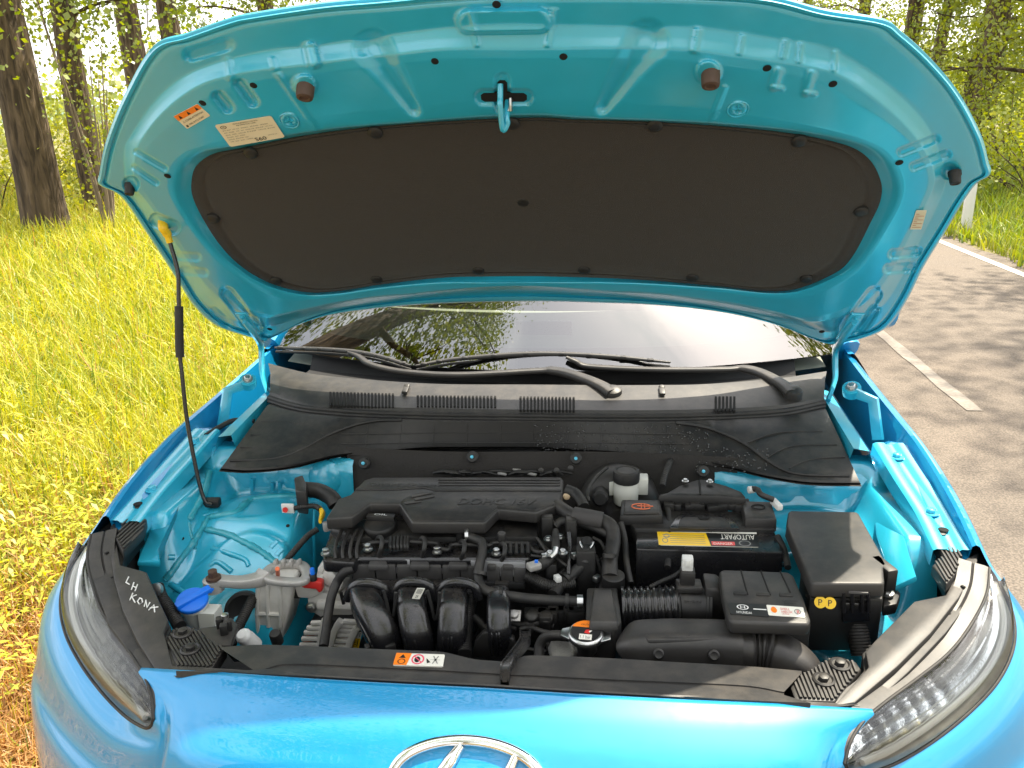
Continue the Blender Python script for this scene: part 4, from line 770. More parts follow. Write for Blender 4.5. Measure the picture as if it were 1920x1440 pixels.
# ================================================================== ENGINE BAY
def slab(name, pts, z, h, m, parent, bevel=.003, taper=0., pl=None, seg=2, label=None, flat=None):
    T = [at(p, z=z) if pl is None else at(p, n=pl[0], d=pl[1]) for p in pts]; c = np.mean(T, 0)
    Bt = [q+np.array([0, 0, -h])+(q-c)*np.array([taper, taper, 0]) for q in T]
    if flat is not None: Bt = [np.array([q[0], q[1], flat]) for q in Bt]
    b = B(); b.prism(T, Bt); return put(name, b, m, parent, bevel, seg, label=label)
def face(name, pts, y, dep, m, parent, bevel=.003, seg=2, label=None, dz=0.):
    T = [at(p, y=y) for p in pts]; b = B(); b.prism(T, [q+np.array([0, dep, dz]) for q in T]); return put(name, b, m, parent, bevel, seg, label=label)
def pipe(name, pts, r, m, parent, n=12, sm=7, rings=0, amp=.0, sq=None, ang=50, tagl=None):
    """pts: (px,py,z)"""
    P = cr([at(p[:2], z=p[2]) for p in pts], sm)
    if rings:
        P = resamp(P, rings*6+1); rr = r*(1+amp*np.where((np.arange(len(P)) % 6) < 3, 1, -1)); b = B(); b.tube(P, rr, n, sq=sq); return put(name, b, m, parent, ang=ang)
    b = B(); r_ = r if np.isscalar(r) else np.interp(np.linspace(0, 1, len(P)), np.linspace(0, 1, len(r)), r); b.tube(P, r_, n, sq=sq); return put(name, b, m, parent, ang=ang)
def disc(name, p, z, prof, m, parent, ax=(0, 0, 1), n=28):
    b = B(); b.lathe(prof, at(p, z=z), ax, n); return put(name, b, m, parent)
def zz(f_, pts, z): return [(q[0], q[1], z) for q in f_(*pts)]
def zv(f_, pts): return [(*f_((a, c))[0], z) for a, c, z in pts]

# ---- shell of the bay
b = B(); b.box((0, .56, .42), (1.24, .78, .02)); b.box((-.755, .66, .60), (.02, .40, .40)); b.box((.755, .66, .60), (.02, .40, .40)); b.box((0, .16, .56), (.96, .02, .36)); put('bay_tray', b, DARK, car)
b = B(); b.box((-.45, .27, .64), (.24, .10, .18)); put('dark_filler', b, DARK, car, bevel=.01)  # black block added to darken the gap beside the radiator cover
b = B(); b.grid([[(x, .775+.03*math.sin(x*9)*.3+(0 if zz_ < .88 else .01), zz_) for x in np.linspace(-.40, .43, 30)] for zz_ in (.45, .6, .75, .84, .885, .915)]); fire = put('bulkhead_mat', b, mat('bulkhead_felt', (.03, .027, .025), .85, 0, vscale=14, bump=.5, bscale=260, var=.3), car, ang=60)
for q in ((683, 869), (886, 857), (1080, 860), (1318, 884)):
    c = at(q, y=.766); b = B(); b.lathe([(.013, -.004), (.013, .002), (.010, .005)], c, (0, -1, .5), 18); k = put('mat_clip', b, RUBBER, fire); b = B(); b.lathe([(.0035, .003), (.0035, .011), (.002, .012)], c, (0, -1, .5), 10); put('clip_pin', b, mat('pale_blue_pin', (.1, .5, .7), .4), fire)
for q in Z6((40, 60), (120, 60), (192, 48)): b = B(); b.lathe([(.006, 0), (.006, .005), (.004, .006)], at(q, y=.762), (0, -1, .3), 12); put('bulkhead_stud', b, PLASTIC_G, fire)

# ---- side aprons (blue pressed steel)
def zf(a, y):
    zt = .615+.195*smooth(.30, .62, y)+.012*np.sin(9*a+8*y)
    zt = zt+.03*smooth(.16, .06, np.hypot(a-.56, (y-.66)*1.1))+.012*smooth(.05, .03, np.abs(np.hypot(a-.52, y-.42)-.11))
    zt = zt+(.868-zt)*smooth(.645, .695, a)*smooth(.46, .56, y)
    zt = zt-.30*smooth(.46, .385, a)-.35*smooth(.44, .37, y)*smooth(.56, .49, a)
    return zt+(.905-zt)*smooth(.755, .80, y)*smooth(.38, .42, a)
aprons = {}
for s in (-1, 1):
    A_ = np.linspace(.36, .735, 80); Y_ = np.linspace(.31, .83, 110); G = np.zeros((110, 80, 3)); aa, yy = np.meshgrid(A_, Y_); G[..., 0] = aa*s; G[..., 1] = yy; G[..., 2] = zf(aa, yy)
    b = B(); b.grid(G); aprons[s] = put('inner_wing', b, PAINT_IN, car, ang=60)
def on_apron(p, lift=0.):
    D = ray(*p); t = .6
    while t < 2.6:
        X = CAM+D*t
        if X[2] <= zf(abs(X[0]), X[1])+lift: return X
        t += .002
    return X
ap = aprons[-1]
for pl, r_ in ((ZE((1440, 215), (1250, 200), (1050, 215), (975, 245), (900, 315), (780, 345), (690, 365), (640, 440), (570, 550), (470, 680), (400, 780), (360, 825)), .0065), (ZE((665, 450), (830, 490), (1000, 570), (1100, 630), (1190, 700)), .006), (ZE((690, 20), (640, 190), (570, 320), (535, 380)), .006), (ZE((535, 400), (545, 470), (560, 520)), .003), (ZE((590, 540), (583, 600)), .003)):
    P = cr([on_apron(p, .001) for p in pl], 7); g = np.random.default_rng(int(pl[0][0])); b = B(); b.tube(P, r_*(1+.22*g.standard_normal(len(P))*.5), 8, sq=(1.3, 2)); put('seam_sealer', b, SEALER, ap, ang=80)
for q, r_ in zip(ZE((488, 520), (1278, 423), (1068, 752), (290, 717)), (.004, .004, .004, .004)):
    b = B(); b.lathe([(r_, 0), (r_*.9, .0006)], on_apron(q, .0006), (0, -.5, 1), 12); put('apron_hole', b, HOLE, ap)
for pl in (ZE((715, 595), (830, 630), (960, 680), (990, 730)), ZE((380, 660), (430, 660)), ZE((700, 720), (760, 700), (860, 770)), ZE((1150, 590), (1200, 545)), ZE((1195, 650), (1240, 600)), ZE((400, 860), (520, 940))):
    b = B(); b.tube(cr([on_apron(p, -.002) for p in pl], 5), .0062, 8); put('pressed_bead', b, PAINT_IN, ap, ang=80)
# upper rail sheets beside the aprons
for s, pts in ((-1, ZE((590, 10), (300, 600), (330, 700), (150, 690), (250, 440), (520, 60))), (1, ZG((185, 960), (325, 1400), (240, 1440), (170, 1240), (130, 990)))):
    T = [at(p, z=.865 if k < 2 else .84) for k, p in enumerate(pts)]
    b = B(); b.prism(T, [q+np.array([.004*s, .002, -.012]) for q in T]); put('apron_rail', b, PAINT_IN, car, bevel=.003)
# blue rear corners under the scuttle
for s in (-1, 1):
    b = B(); xs_ = np.linspace(.385, .70, 24); b.grid([[(x*s, .768-.0*x+dy+.004*(math.sin(x*70) > .55), z_) for x in xs_] for dy, z_ in ((-.008, .70), (-.004, .80), (0, .85), (.004, .876), (.02, .888))]); rc = put('rear_apron', b, PAINT_IN, car, ang=50)
for pl in (ZE((735, 80), (725, 200)), ZE((1015, 70), (1010, 180)), ZE((1160, 100), (1165, 190)), ZE((1215, 95), (1215, 190))):
    b = B(); b.tube([at(p, y=.762) for p in pl], .004, 8); put('pressed_bead', b, PAINT_IN, rc)
b = B(); b.lathe([(.04, -.01), (.038, .0), (.03, .006), (.01, .008)], at(ZE((1560, 60))[0], y=.77), (0, -1, .2), 26); put('pressed_dome', b, PAINT_IN, rc)

# ---- gutters between apron and wing
for s in (-1, 1):
    b = B(); rows_ = [[(.705*s, y_, .885) for y_ in np.linspace(.78, 1.10, 10)], [(.685*s, y_, .935+.05*(y_-.78)) for y_ in np.linspace(.78, 1.10, 10)], [(.655*s, y_, .94+.07*(y_-.78)) for y_ in np.linspace(.78, 1.10, 10)], [(.635*s, y_, .86) for y_ in np.linspace(.78, 1.10, 10)]]; b.grid(rows_); put('gutter_rail', b, PAINT_IN, car, ang=40)
pipe('drain_hose', zv(Z3, [(80, 770, .925), (160, 720, .93), (240, 685, .935), (350, 692, .93)]), .006, RUBBER, car)

# ---- front panel: radiator cover
rear = [(415, 1213), (480, 1209), (540, 1210), (640, 1214), (759, 1219), (825, 1222), (855, 1228), (890, 1236), (925, 1239), (955, 1240), (975, 1233), (1005, 1229), (1140, 1234), (1260, 1241), (1401, 1249), (1503, 1258)]
crea = [(480, 1262), (505, 1254), (540, 1247), (640, 1250), (759, 1256), (825, 1259), (855, 1261), (890, 1263), (925, 1265), (955, 1267), (975, 1268), (1005, 1269), (1140, 1276), (1260, 1281), (1400, 1288), (1470, 1300)]
fron = [(330, 1258), (410, 1258), (500, 1264), (640, 1271), (759, 1278), (825, 1281), (855, 1283), (890, 1285), (925, 1286), (955, 1288), (975, 1289), (1005, 1291), (1140, 1298), (1260, 1305), (1400, 1313), (1520, 1318)]
lipf = [(p[0], p[1]+8) for p in fron]; lipf[0] = (275, 1262); lipf[-1] = (1625, 1330)
def lip3(p, dy, dz):
    x = at(p, z=.836)[0]; return np.array([x, np.interp(abs(x), [q[0] for q in SE], [q[1] for q in SE])+dy, np.interp(abs(x), [q[0] for q in SE], [q[2] for q in SE])+dz])
rl = lambda P, z: [at(p, z=z) for p in P]
rowsR = [[q+np.array([0, .03, -.05]) for q in rl(rear, .826)], [q+np.array([0, .004, -.006]) for q in rl(rear, .826)], rl(rear, .828), rl([(p[0], p[1]+4) for p in rear], .829), rl([(c_[0], c_[1]-2.5) for c_ in crea], .834), rl(crea, .832), rl([(c_[0], c_[1]+3) for c_ in crea], .833), rl(fron, .838), [q+np.array([0, -.002, -.010]) for q in rl(fron, .838)], [lip3(p, .019, -.003) for p in lipf], [lip3(p, .0165, -.004) for p in lipf], [lip3(p, .0165, -.03) for p in lipf]]
b = B(); b.grid([cr(r_, 6) for r_ in rowsR]); rcov = put('radiator_cover', b, PLASTIC_G, car, ang=32)
it = [('poly', [(0, 0), (.27, 0), (.32, 1), (0, 1)], 1), ('poly', [(.08, .58), (.22, .58), (.15, .9)], 2), ('ring', .15, .3, .08, .22, .25, 2), ('ring', .47, .52, .13, .42, .22, 3), ('disc', .46, .5, .06, .24, 2), ('line', (.38, .78), (.56, .24), .03, 3), ('poly', [(.64, .62), (.74, .3), (.67, .2)], 2)]
for k in range(6): it.append(('line', (.83, .5), (.83+.1*math.cos(k*1.05), .5+.36*math.sin(k*1.05)), .022, 4))
it.append(('disc', .83, .5, .025, .08, 2))
sticker('warning_label', [at(p, z=.8335) for p in ZA((1112, 1178), (1640, 1195), (1662, 1068), (1150, 1052))], it, [PAPER, ORANGE, INK, PINK, GREYINK], rcov, lift=.002)
Lp = zv(ZB, [(790, 1150, .80), (785, 1240, .815), (665, 1400, .836), (605, 1490, .845), (612, 1640, .846)]); Rp = zv(ZB, [(900, 1145, .80), (890, 1230, .815), (775, 1370, .836), (715, 1480, .845), (690, 1640, .846)])
L3 = cr([at(p[:2], z=p[2]) for p in Lp], 5); R3 = cr([at(p[:2], z=p[2]) for p in Rp], 5); dn = np.array([0, 0, -.012]); u3 = np.array([0, 0, .003])
b = B(); b.grid([L3+dn, L3+u3, L3*.86+R3*.14+u3, L3*.82+R3*.18, L3*.5+R3*.5, L3*.18+R3*.82, L3*.14+R3*.86+u3, R3+u3, R3+dn]); put('bonnet_stay_bracket', b, GLOSSB, car, ang=35)
# corner plates with ribs and screws
def clip_line(poly, p, d):
    ts = []; n = len(poly)
    for i in range(n):
        a, c = np.array(poly[i]), np.array(poly[(i+1) % n]); e = c-a; den = d[0]*e[1]-d[1]*e[0]
        if abs(den) < 1e-9: continue
        w = a-p; t = (w[0]*e[1]-w[1]*e[0])/den; u = (w[0]*d[1]-w[1]*d[0])/den
        if 0 <= u <= 1: ts.append(t)
    ts.sort(); return [(p+d*ts[i], p+d*ts[i+1]) for i in range(0, len(ts)-1, 2)]
def ribbed(poly, z, d, step, bolts, par=None, rr=.0022, name='corner_plate', pl=None):
    o = slab(name, poly, z, .02, PLASTIC, car, .003, pl=pl); d = np.array(d, float); d /= np.linalg.norm(d); nn = np.array([-d[1], d[0]]); pr = [np.array(p)@nn for p in poly]
    cen = np.mean(np.array(poly), 0); ins = [tuple(cen+(np.array(p)-cen)*.93) for p in poly]
    for k in np.arange(min(pr)+step*.6, max(pr), step):
        for A, C_ in clip_line(ins, nn*k, d):
            if np.linalg.norm(C_-A) < 6: continue
            P = [(at(q, z=z) if pl is None else at(q, n=pl[0], d=pl[1]))+np.array([0, 0, .0012]) for q in (A, (A+C_)/2, C_)]; b = B(); b.tube(P, rr, 6, sq=(1, 3)); put('rib', b, PLASTIC_G, o)
    for q in bolts:
        c = (at(q, z=z) if pl is None else at(q, n=pl[0], d=pl[1]))+np.array([0, 0, .002]); b = B(); b.lathe([(.0155, 0), (.0155, .003), (.013, .0045), (.011, .0025), (.009, .0025)], c, (0, 0, 1), 22); b.lathe([(.0075, .002), (.0075, .008), (.005, .009)], c, (0, 0, 1), 6); put('screw', b, PLASTIC, o, ang=30)
    return o
ribbed(Z7((650, 742), (765, 742), (880, 826), (918, 830), (845, 946), (668, 940), (612, 800)), .824, (.62, 1), 6.6, Z7((702, 775), (740, 856)))
ribbed(Z8((640, 880), (745, 868), (880, 785), (1015, 800), (1048, 845), (905, 1020), (690, 1010)), .824, (.40, 1), 7.6, Z8((930, 830), (842, 912)))
PLB = ((0, -.12, 1), .803)
ribbed(Z7((478, 128), (532, 140), (505, 245), (400, 355), (366, 290), (405, 200), (450, 145)), .87, (-.55, .5), 5.5, Z7((482, 155)), rr=.002)
ribbed(Z8((1412, 122), (1500, 122), (1592, 238), (1550, 335), (1505, 385), (1425, 285), (1485, 240)), .87, (.45, .75), 6.5, Z8((1476, 140)), rr=.002)
slab('sensor_bracket', ZE((600, 1190), (760, 1170), (860, 1110), (900, 1160), (850, 1320), (730, 1320)), .812, .012, PLASTIC_G, car, .002)
b = B()
for q in ZE((770, 1150), (830, 1170), (800, 1200)): b.box(at(q, z=.82), (.012, .012, .02), .4)
put('cable_clip', b, PLASTIC, car, bevel=.002); disc('cable_clip_nut', ZE((808, 1112))[0], .83, [(.006, 0), (.006, .006), (.004, .007)], STEEL, car)

# ---- headlights
LIN = [(.79, .455, .868), (.765, .40, .853), (.728, .35, .834), (.675, .29, .820), (.615, .235, .815), (.55, .175, .816), (.507, .132, .8155), (.484, .104, .8035), (.474, .085, .787)]
LOUT = [(.806, .45, .846), (.806, .39, .82), (.787, .338, .797), (.745, .283, .777), (.685, .228, .762), (.62, .178, .751), (.555, .133, .748), (.503, .098, .760), (.482, .086, .772), (.475, .085, .785)]
CHRR = mat('lamp_reflector', (.80, .81, .81), .13, 1., var=.06, vscale=60, bump=.10, bscale=220)
li, lo = resamp(cr(LIN, 10), 60), resamp(cr(LOUT, 10), 60); outw = np.array([.45, -.62, .45]); outw /= np.linalg.norm(outw)
T_in = np.gradient(li, axis=0); T_in /= np.linalg.norm(T_in, axis=1)[:, None]; N_in = np.stack([-np.abs(T_in[:, 1]), np.abs(T_in[:, 0]), 0*T_in[:, 0]], -1); N_in /= np.linalg.norm(N_in, axis=1)[:, None]+1e-9
for s in (-1, 1):
    S_ = np.array([s, 1, 1])
    fr = lambda t, bu, sh=0.: (li*(1-t)+lo*t+outw*(bu*math.sin(math.pi*t)+sh))*S_
    b = B(); b.grid([fr(t, .016) for t in np.linspace(0, 1, 14)]); hl = put('headlight', b, LENS, car, ang=180)
    b = B(); g = np.random.default_rng(3)
    rowsL = []
    for t in np.linspace(.06, .74, 40):
        ridge = .0011*np.abs(np.sin(np.arange(60)*2.2))*(np.arange(60) > 30)*(t > .2)+.004*math.floor(t*7)/7*(1 if t < .5 else -.6); rowsL.append((li*(1-t)+lo*t+outw*(-.016+.010*math.sin(3*t))+outw*ridge[:, None])*S_)
    b.grid(rowsL); put('reflector', b, CHRR, hl, ang=25)
    b = B(); b.grid([fr(t, -.028, -.004) for t in np.linspace(.0, 1., 16)]); put('lamp_bowl', b, mat('lamp_bowl_grey', (.62, .62, .59), .3, .5, var=.25, vscale=40), hl, ang=180)
    b = B(); b.tube((li*.20+lo*.80+outw*-.008)[4:54]*S_, .0045, 8); put('light_guide', b, WHITEP, hl)
    b = B(); b.tube(np.concatenate([lo, li[::-1]])*S_+np.array([0, 0, .0005]), .0024, 8); put('lamp_gasket', b, RUBBER, hl)
    # trim strip behind the lens
    st = lambda d, dz: (li+N_in*d+np.array([0, 0, dz]))*S_
    b = B(); b.grid([st(.001, -.004), st(.002, .001), st(.008, .0025), st(.022, .0035), st(.0245, .001), st(.0265, .004), st(.046, .006), st(.05, -.01)]); tr = put('lamp_trim', b, PLASTIC_G, car, ang=35)
    for k in range(8, 58, 8):
        c = (li[k]+N_in[k]*.033+np.array([0, 0, .0055]))*S_; b = B(); b.box(c, (.005, .007, .003), .6*s); put('trim_notch', b, HOLE, tr, bevel=.001)
PLK = ((0, -.12, 1), .8055)
slab('lamp_mount', Z7((228, 300), (300, 235), (345, 205), (470, 150), (500, 250), (410, 360), (400, 430), (520, 460), (640, 735), (630, 780), (670, 950), (500, 955), (330, 720), (245, 480)), 0, .03, PLASTIC, car, .002, pl=((0, -.12, 1), .7945))
slab('lamp_mount', Z8((1740, 300), (1680, 215), (1500, 140), (1440, 260), (1510, 400), (1480, 470), (1330, 490), (1050, 760), (1060, 850), (890, 1050), (1080, 1060), (1300, 860), (1500, 650), (1660, 440)), 0, .03, PLASTIC, car, .002, pl=((0, -.12, 1), .7945))
brk = slab('lamp_bracket', Z7((338, 222), (362, 215), (372, 330), (388, 424), (510, 457), (565, 570), (628, 700), (606, 760), (655, 945), (560, 945), (470, 800), (400, 650), (355, 490), (335, 340)), 0, .012, PLASTIC_G, car, .002, pl=PLK)
brr = slab('lamp_bracket', Z8((1680, 215), (1610, 250), (1575, 300), (1500, 445), (1330, 480), (1120, 690), (1068, 750), (1085, 832), (900, 1038), (1010, 1025), (1240, 830), (1420, 650), (1570, 460), (1660, 310)), 0, .012, PLASTIC_G, car, .002, pl=PLK)
# hand-written marks on the bracket
q0 = Z7((425, 490), (470, 555), (432, 580), (560, 655)); g3 = lambda p: at(p, n=PLK[0], d=PLK[1]+.0012)
def stroke(pts, b): b.tube([g3(p) for p in Z7(*pts)], .0011, 5)
b = B()
for pts in ([(430, 484), (416, 512), (434, 522)], [(456, 512), (444, 548)], [(474, 522), (462, 554)], [(450, 530), (468, 538)],
            [(450, 566), (436, 600)], [(470, 574), (446, 584), (462, 612)], [(486, 590), (474, 606), (484, 622), (500, 612), (496, 594), (484, 590)], [(508, 632), (516, 600), (522, 638), (536, 612)], [(530, 650), (556, 624), (560, 660)], [(536, 640), (578, 634)]): stroke(pts, b)
put('marker_writing', b, CHALK, brk)

# ---- prop rod
rodp = [(312, 428), (318, 452), (333, 508), (335, 560), (337, 660), (341, 700), (351, 790), (371, 895), (384, 938), (398, 946)]
Tt = hood_at((312, 428), .02); Tb = at((400, 944), z=.842); P = []
for p in rodp: t = (p[1]-428)/(946-428); P.append(at(p, y=Tt[1]*(1-t)+Tb[1]*t))
b = B(); b.tube(cr(P, 6), .0042, 10); rod = put('prop_rod', b, GLOSSB, car)
b = B(); Pg = cr(P, 6); b.tube(Pg[19:26], .0085, 14); put('foam_grip', b, RUBBER, rod)
b = B(); c = hood_at((308, 424), .022); b.tube(cr([c-HN*.006+np.array([-.004, 0, .004]), c+HN*.006, (c+P[1])/2, P[1]*.95+P[2]*.05], 5), [.0095]*6+[.0085]*6+[.0065]*4, 12); put('yellow_end_clip', b, YELLOW, rod)
b = B(); b.box(at((398, 942), z=.838), (.034, .02, .018), .1); b.box(at((396, 952), z=.822), (.016, .014, .03)); put('rod_pivot', b, PLASTIC, rod, bevel=.004)
sh = [at(p, z=.826) for p in ZE((600, 325), (690, 262), (790, 240), (935, 225), (880, 275), (740, 315), (640, 345))]; b = B(); b.prism(sh, [q-np.array([0, 0, .005]) for q in sh]); put('rod_shelf', b, PAINT_IN, car, bevel=.002)

# ---- washer filler
wc = at(ZE((560, 985))[0], z=.795); ax = np.array([.10, -.30, 1.]); ax /= np.linalg.norm(ax)
b = B(); b.lathe([(.021, -.07), (.022, -.012), (.026, -.010), (.026, -.004)], wc, ax, 24); b.box(wc+np.array([.03, 0, -.03]), (.03, .03, .03)); wt = put('washer_filler', b, MILKY, car, ang=35)
b = B(); b.lathe([(.0275, -.004), (.028, .002), (.026, .0045), (.005, .0055)], wc, ax, 32); U = np.array([.62, .78, 0]); U = U-ax*(U@ax); U /= np.linalg.norm(U); Vv = np.cross(ax, U)
q = [wc+ax*.011+U*a_*.028+Vv*c_*.006 for a_, c_ in ((-1, -1), (1.25, -1), (1.25, 1), (-1, 1))]; b.prism(q, [x-ax*.008+Vv*k for x, k in zip(q, (-.002, -.002, .002, .002))]); b.box(wc+U*.034, (.010, .012, .004)); put('washer_cap', b, BLUEP, wt, bevel=.0012)
pipe('wiring_loom', zv(ZE, [(300, 880, .80), (330, 960, .79), (400, 1060, .78), (470, 1180, .77)]), .011, RUBBER, car, rings=22, amp=.05)
disc('loom_clip', ZE((300, 900))[0], .81, [(.012, 0), (.012, .008), (.007, .01)], STEEL, car, (0, -1, .4), 12)
disc('apron_duct', ZE((950, 1060))[0], .72, [(.036, -.01), (.036, .002), (.03, .004), (.02, .0)], RUBBER, car, (.25, -1, .35), 30)
pipe('wiring_loom', zv(ZE, [(1020, 960, .76), (960, 1080, .75), (900, 1200, .74), (850, 1320, .73)]), .009, RUBBER, car, rings=26, amp=.06)
disc('hose_end', ZE((965, 1265))[0], .765, [(.014, -.03), (.014, .0), (.0125, .004), (.0135, .008), (.012, .012), (.008, .016)], WHITEP, car, (-.2, -.6, 1), 20)

# ---- engine mount (cast aluminium)
y0 = at(ZE((1030, 860))[0], z=.785)[1]
em = face('engine_mount', ZE((1030, 905), (1050, 860), (1150, 845), (1290, 845), (1318, 870), (1285, 1080), (1230, 1290), (1040, 1290), (1025, 1090)), y0-.006, .07, ALUB, car, .005, 3)
for pl in (ZE((1130, 860), (1125, 1000), (1135, 1180)), ZE((1215, 855), (1225, 1000), (1225, 1180)), ZE((1040, 1085), (1120, 1085), (1220, 1090)), ZE((1055, 880), (1050, 1050), (1060, 1260))):
    b = B(); b.tube(cr([at(p, y=y0-.007) for p in pl], 5), .0042, 8); put('casting_rib', b, ALUB, em)
pipe('mount_arm', zv(ZE, [(715, 835, .80), (800, 838, .80), (930, 845, .797), (1060, 825, .797), (1110, 790, .80)]), [.011, .008, .0085, .0105, .012], ALU, car, 16, sq=(1.35, 7)).parent = em
disc('arm_boss', ZE((718, 840))[0], .80, [(.018, -.018), (.018, .004), (.015, .006)], ALU, em); bolt(at(ZE((722, 822))[0], z=.808), .009, em, TERRA, h=.018)
ring = ZE((1115, 800), (1150, 745), (1230, 715), (1330, 712), (1400, 735), (1420, 800), (1370, 845), (1180, 835))
b = B(); b.tube(cr([at(p, z=.80) for p in ring], 6, True).tolist()+[at(ring[0], z=.80)], .006, 12, cap=False, sq=(1.5, 6)); put('mount_ring', b, ALU, em, ang=60)
slab('mount_core', [tuple(np.mean(ring, 0)+(np.array(p)-np.mean(ring, 0))*.85) for p in ring], .788, .04, RUBBER, em)
pipe('mount_stud', zv(ZE, [(1205, 790, .80), (1200, 745, .83)]), .004, COPPER, em)
b = B()
for k in range(4): b.box(at(ZE((1190+58*k, 700))[0], z=.808), (.008, .014, .014))
put('mount_teeth', b, ALU, em, bevel=.004)
disc('mount_cap', ZE((1183, 1235))[0], .74, [(.0105, -.022), (.0105, .0), (.009, .003)], RUBBER, car, (0, -.3, 1), 20)

# ---- engine block front: pump, brackets, alternator
yp = at(ZA((430, 220))[0], z=.79)[1]
b = B(); c = at(ZA((470, 230))[0], y=yp); b.lathe([(.030, .03), (.030, -.004), (.027, -.008), (.020, -.008), (.018, -.004), (.014, -.012), (.006, -.014)], c, (.2, 1, -.25), 30); blk = put('engine', b, ALUB, car)
def fb(name, pts, y, d, m=ALUB, bv=.004, par=None): return face(name, pts, y, d, m, par or blk, bv)
fb('pump_housing', ZA((300, 150), (420, 100), (640, 130), (640, 380), (600, 400), (420, 420), (360, 330)), yp+.008, .05)
fb('block_casting', ZA((200, 470), (330, 400), (640, 430), (690, 640), (600, 690), (350, 670), (215, 590)), yp-.015, .06)
fb('block_web', ZA((290, 500), (690, 540), (700, 620), (280, 600)), yp-.025, .03, bv=.008)
bolt(at(ZA((250, 555))[0], y=yp-.02), .007, blk, STEEL, (0, -1, .2)); bolt(at(ZA((540, 180))[0], y=yp-.002), .006, blk, STEEL, (0, -1, .2))
fb('lift_bracket', ZA((60, 330), (150, 270), (360, 250), (380, 400), (240, 470), (100, 460)), yp-.02, .02)
face('red_lock_clip', ZA((140, 300), (190, 282), (330, 285), (358, 305), (360, 390), (330, 412), (290, 370), (170, 360), (138, 345)), yp-.03, .016, RED, blk, .004)
b = B(); c = at(ZA((265, 235))[0], y=yp-.025); b.lathe([(.007, -.006), (.007, .004), (.0055, .006)], c, (0, 0, 1), 16); put('sensor_boot', b, RUBBER, blk)
b = B(); b.lathe([(.0045, .004), (.0045, .016), (.0035, .018)], c, (0, 0, 1), 14); put('blue_sensor_cap', b, BLUEP, blk)
ya = y0-.02
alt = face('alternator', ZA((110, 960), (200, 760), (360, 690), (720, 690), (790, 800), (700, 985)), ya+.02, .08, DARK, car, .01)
def bar(par, m, pl, y, r_, sq=(1, 3.5), name='cast_bar'): b = B(); b.tube(cr([at(p, y=y) for p in pl], 4), r_, 8, sq=sq); return put(name, b, m, par, ang=60)
for pl in (ZA((335, 985), (350, 880), (375, 760), (395, 690)), ZA((440, 985), (470, 880), (520, 760), (560, 700)), ZA((640, 985), (680, 870), (730, 770))): bar(alt, ALUB, pl, ya, .0068)
for k, (x0, x1, y_) in enumerate(((130, 330, 955), (150, 345, 890), (175, 355, 825), (205, 365, 775), (250, 380, 725))): bar(alt, ALUB, ZA((x0, y_), (x1, y_-6)), ya+.002, .0042)
for k, (x0, x1, y_) in enumerate(((455, 640, 965), (480, 665, 905), (505, 690, 845), (530, 715, 795), (560, 730, 748), (590, 735, 705))): bar(alt, ALUB, ZA((x0, y_), (x1, y_+8)), ya+.002, .0042)
for q in ZA((215, 915), (250, 850), (580, 930), (600, 870)): b = B(); b.box(at(q, y=ya+.012), (.018, .01, .010)); put('copper_winding', b, COPPER, alt, bevel=.003)
it = [('poly', [(0, 0), (1, 0), (1, .6), (0, .6)], 1)]+[('line', (.2, .1+.11*k), (.5, .1+.11*k), .04, 2) for k in range(4)]+[('line', (.65, .08), (.65, .55), .14, 2), ('line', (.75, .7), (.75, .95), .1, 2)]
sticker('alternator_label', [at(p, y=ya+.004) for p in ZA((680, 980), (750, 985), (785, 820), (722, 815))], it, [PAPER, YELLOW, INK], alt)
bar(blk, PLASTIC, ZA((560, 400), (590, 520)), yp-.03, .003)
pipe('breather_hose', zv(ZA, [(690, 150, .825), (600, 185, .82), (520, 290, .80), (465, 430, .785), (430, 600, .765), (405, 800, .75), (375, 980, .74)]), .0085, RUBBER, car)

# valve cover
vc = slab('valve_cover', Z5((262, 395), (460, 330), (1490, 330), (1515, 560), (1440, 600), (420, 590), (400, 620), (210, 610), (205, 570)), .842, .026, GLOSSB, blk, .006)
slab('valve_cover_step', Z5((250, 360), (1500, 360), (1500, 470), (930, 470), (430, 470), (255, 420)), .853, .02, PLASTIC, blk, .006)
for x0 in (300, 345, 390, 430): pipe('cover_fin', zv(Z5, [(x0+22, 430, .858), (x0-8, 500, .855), (x0-18, 560, .85), (x0-14, 600, .842)]), .0035, PLASTIC, blk, 8)
for x0 in (618, 640, 662, 684, 706, 722): pipe('cover_fin', zv(Z5, [(x0, 470, .86), (x0-4, 520, .856), (x0-2, 548, .848)]), .0032, PLASTIC, blk, 8)
for x0 in (1300, 1335, 1370, 1405, 1440): pipe('cover_fin', zv(Z5, [(x0, 505, .86), (x0, 570, .85)]), .0034, PLASTIC, blk, 8)
pipe('cover_ridge', zv(Z5, [(450, 520, .853), (560, 500, .855), (870, 505, .855), (910, 535, .853), (960, 545, .852), (1000, 515, .855), (1200, 520, .855), (1240, 505, .856), (1440, 510, .855)]), .004, PLASTIC, blk, 8)
for q in Z5((228, 572), (480, 546), (895, 562), (1250, 572)): bolt(at(q, z=.848), .0062, blk, STEEL, h=.011)
for q in Z5((430, 362), (270, 385)): bolt(at(q, z=.86), .006, blk, STEEL)
for pts in (((440, 562), (720, 570), (735, 605), (432, 600)), ((840, 575), (935, 578), (935, 606), (840, 604)), ((1095, 578), (1425, 590), (1425, 625), (1095, 612))): slab('head_face', Z5(*pts), .838, .03, mat('head_grey', (.33, .33, .34), .5, .5), blk, .002)
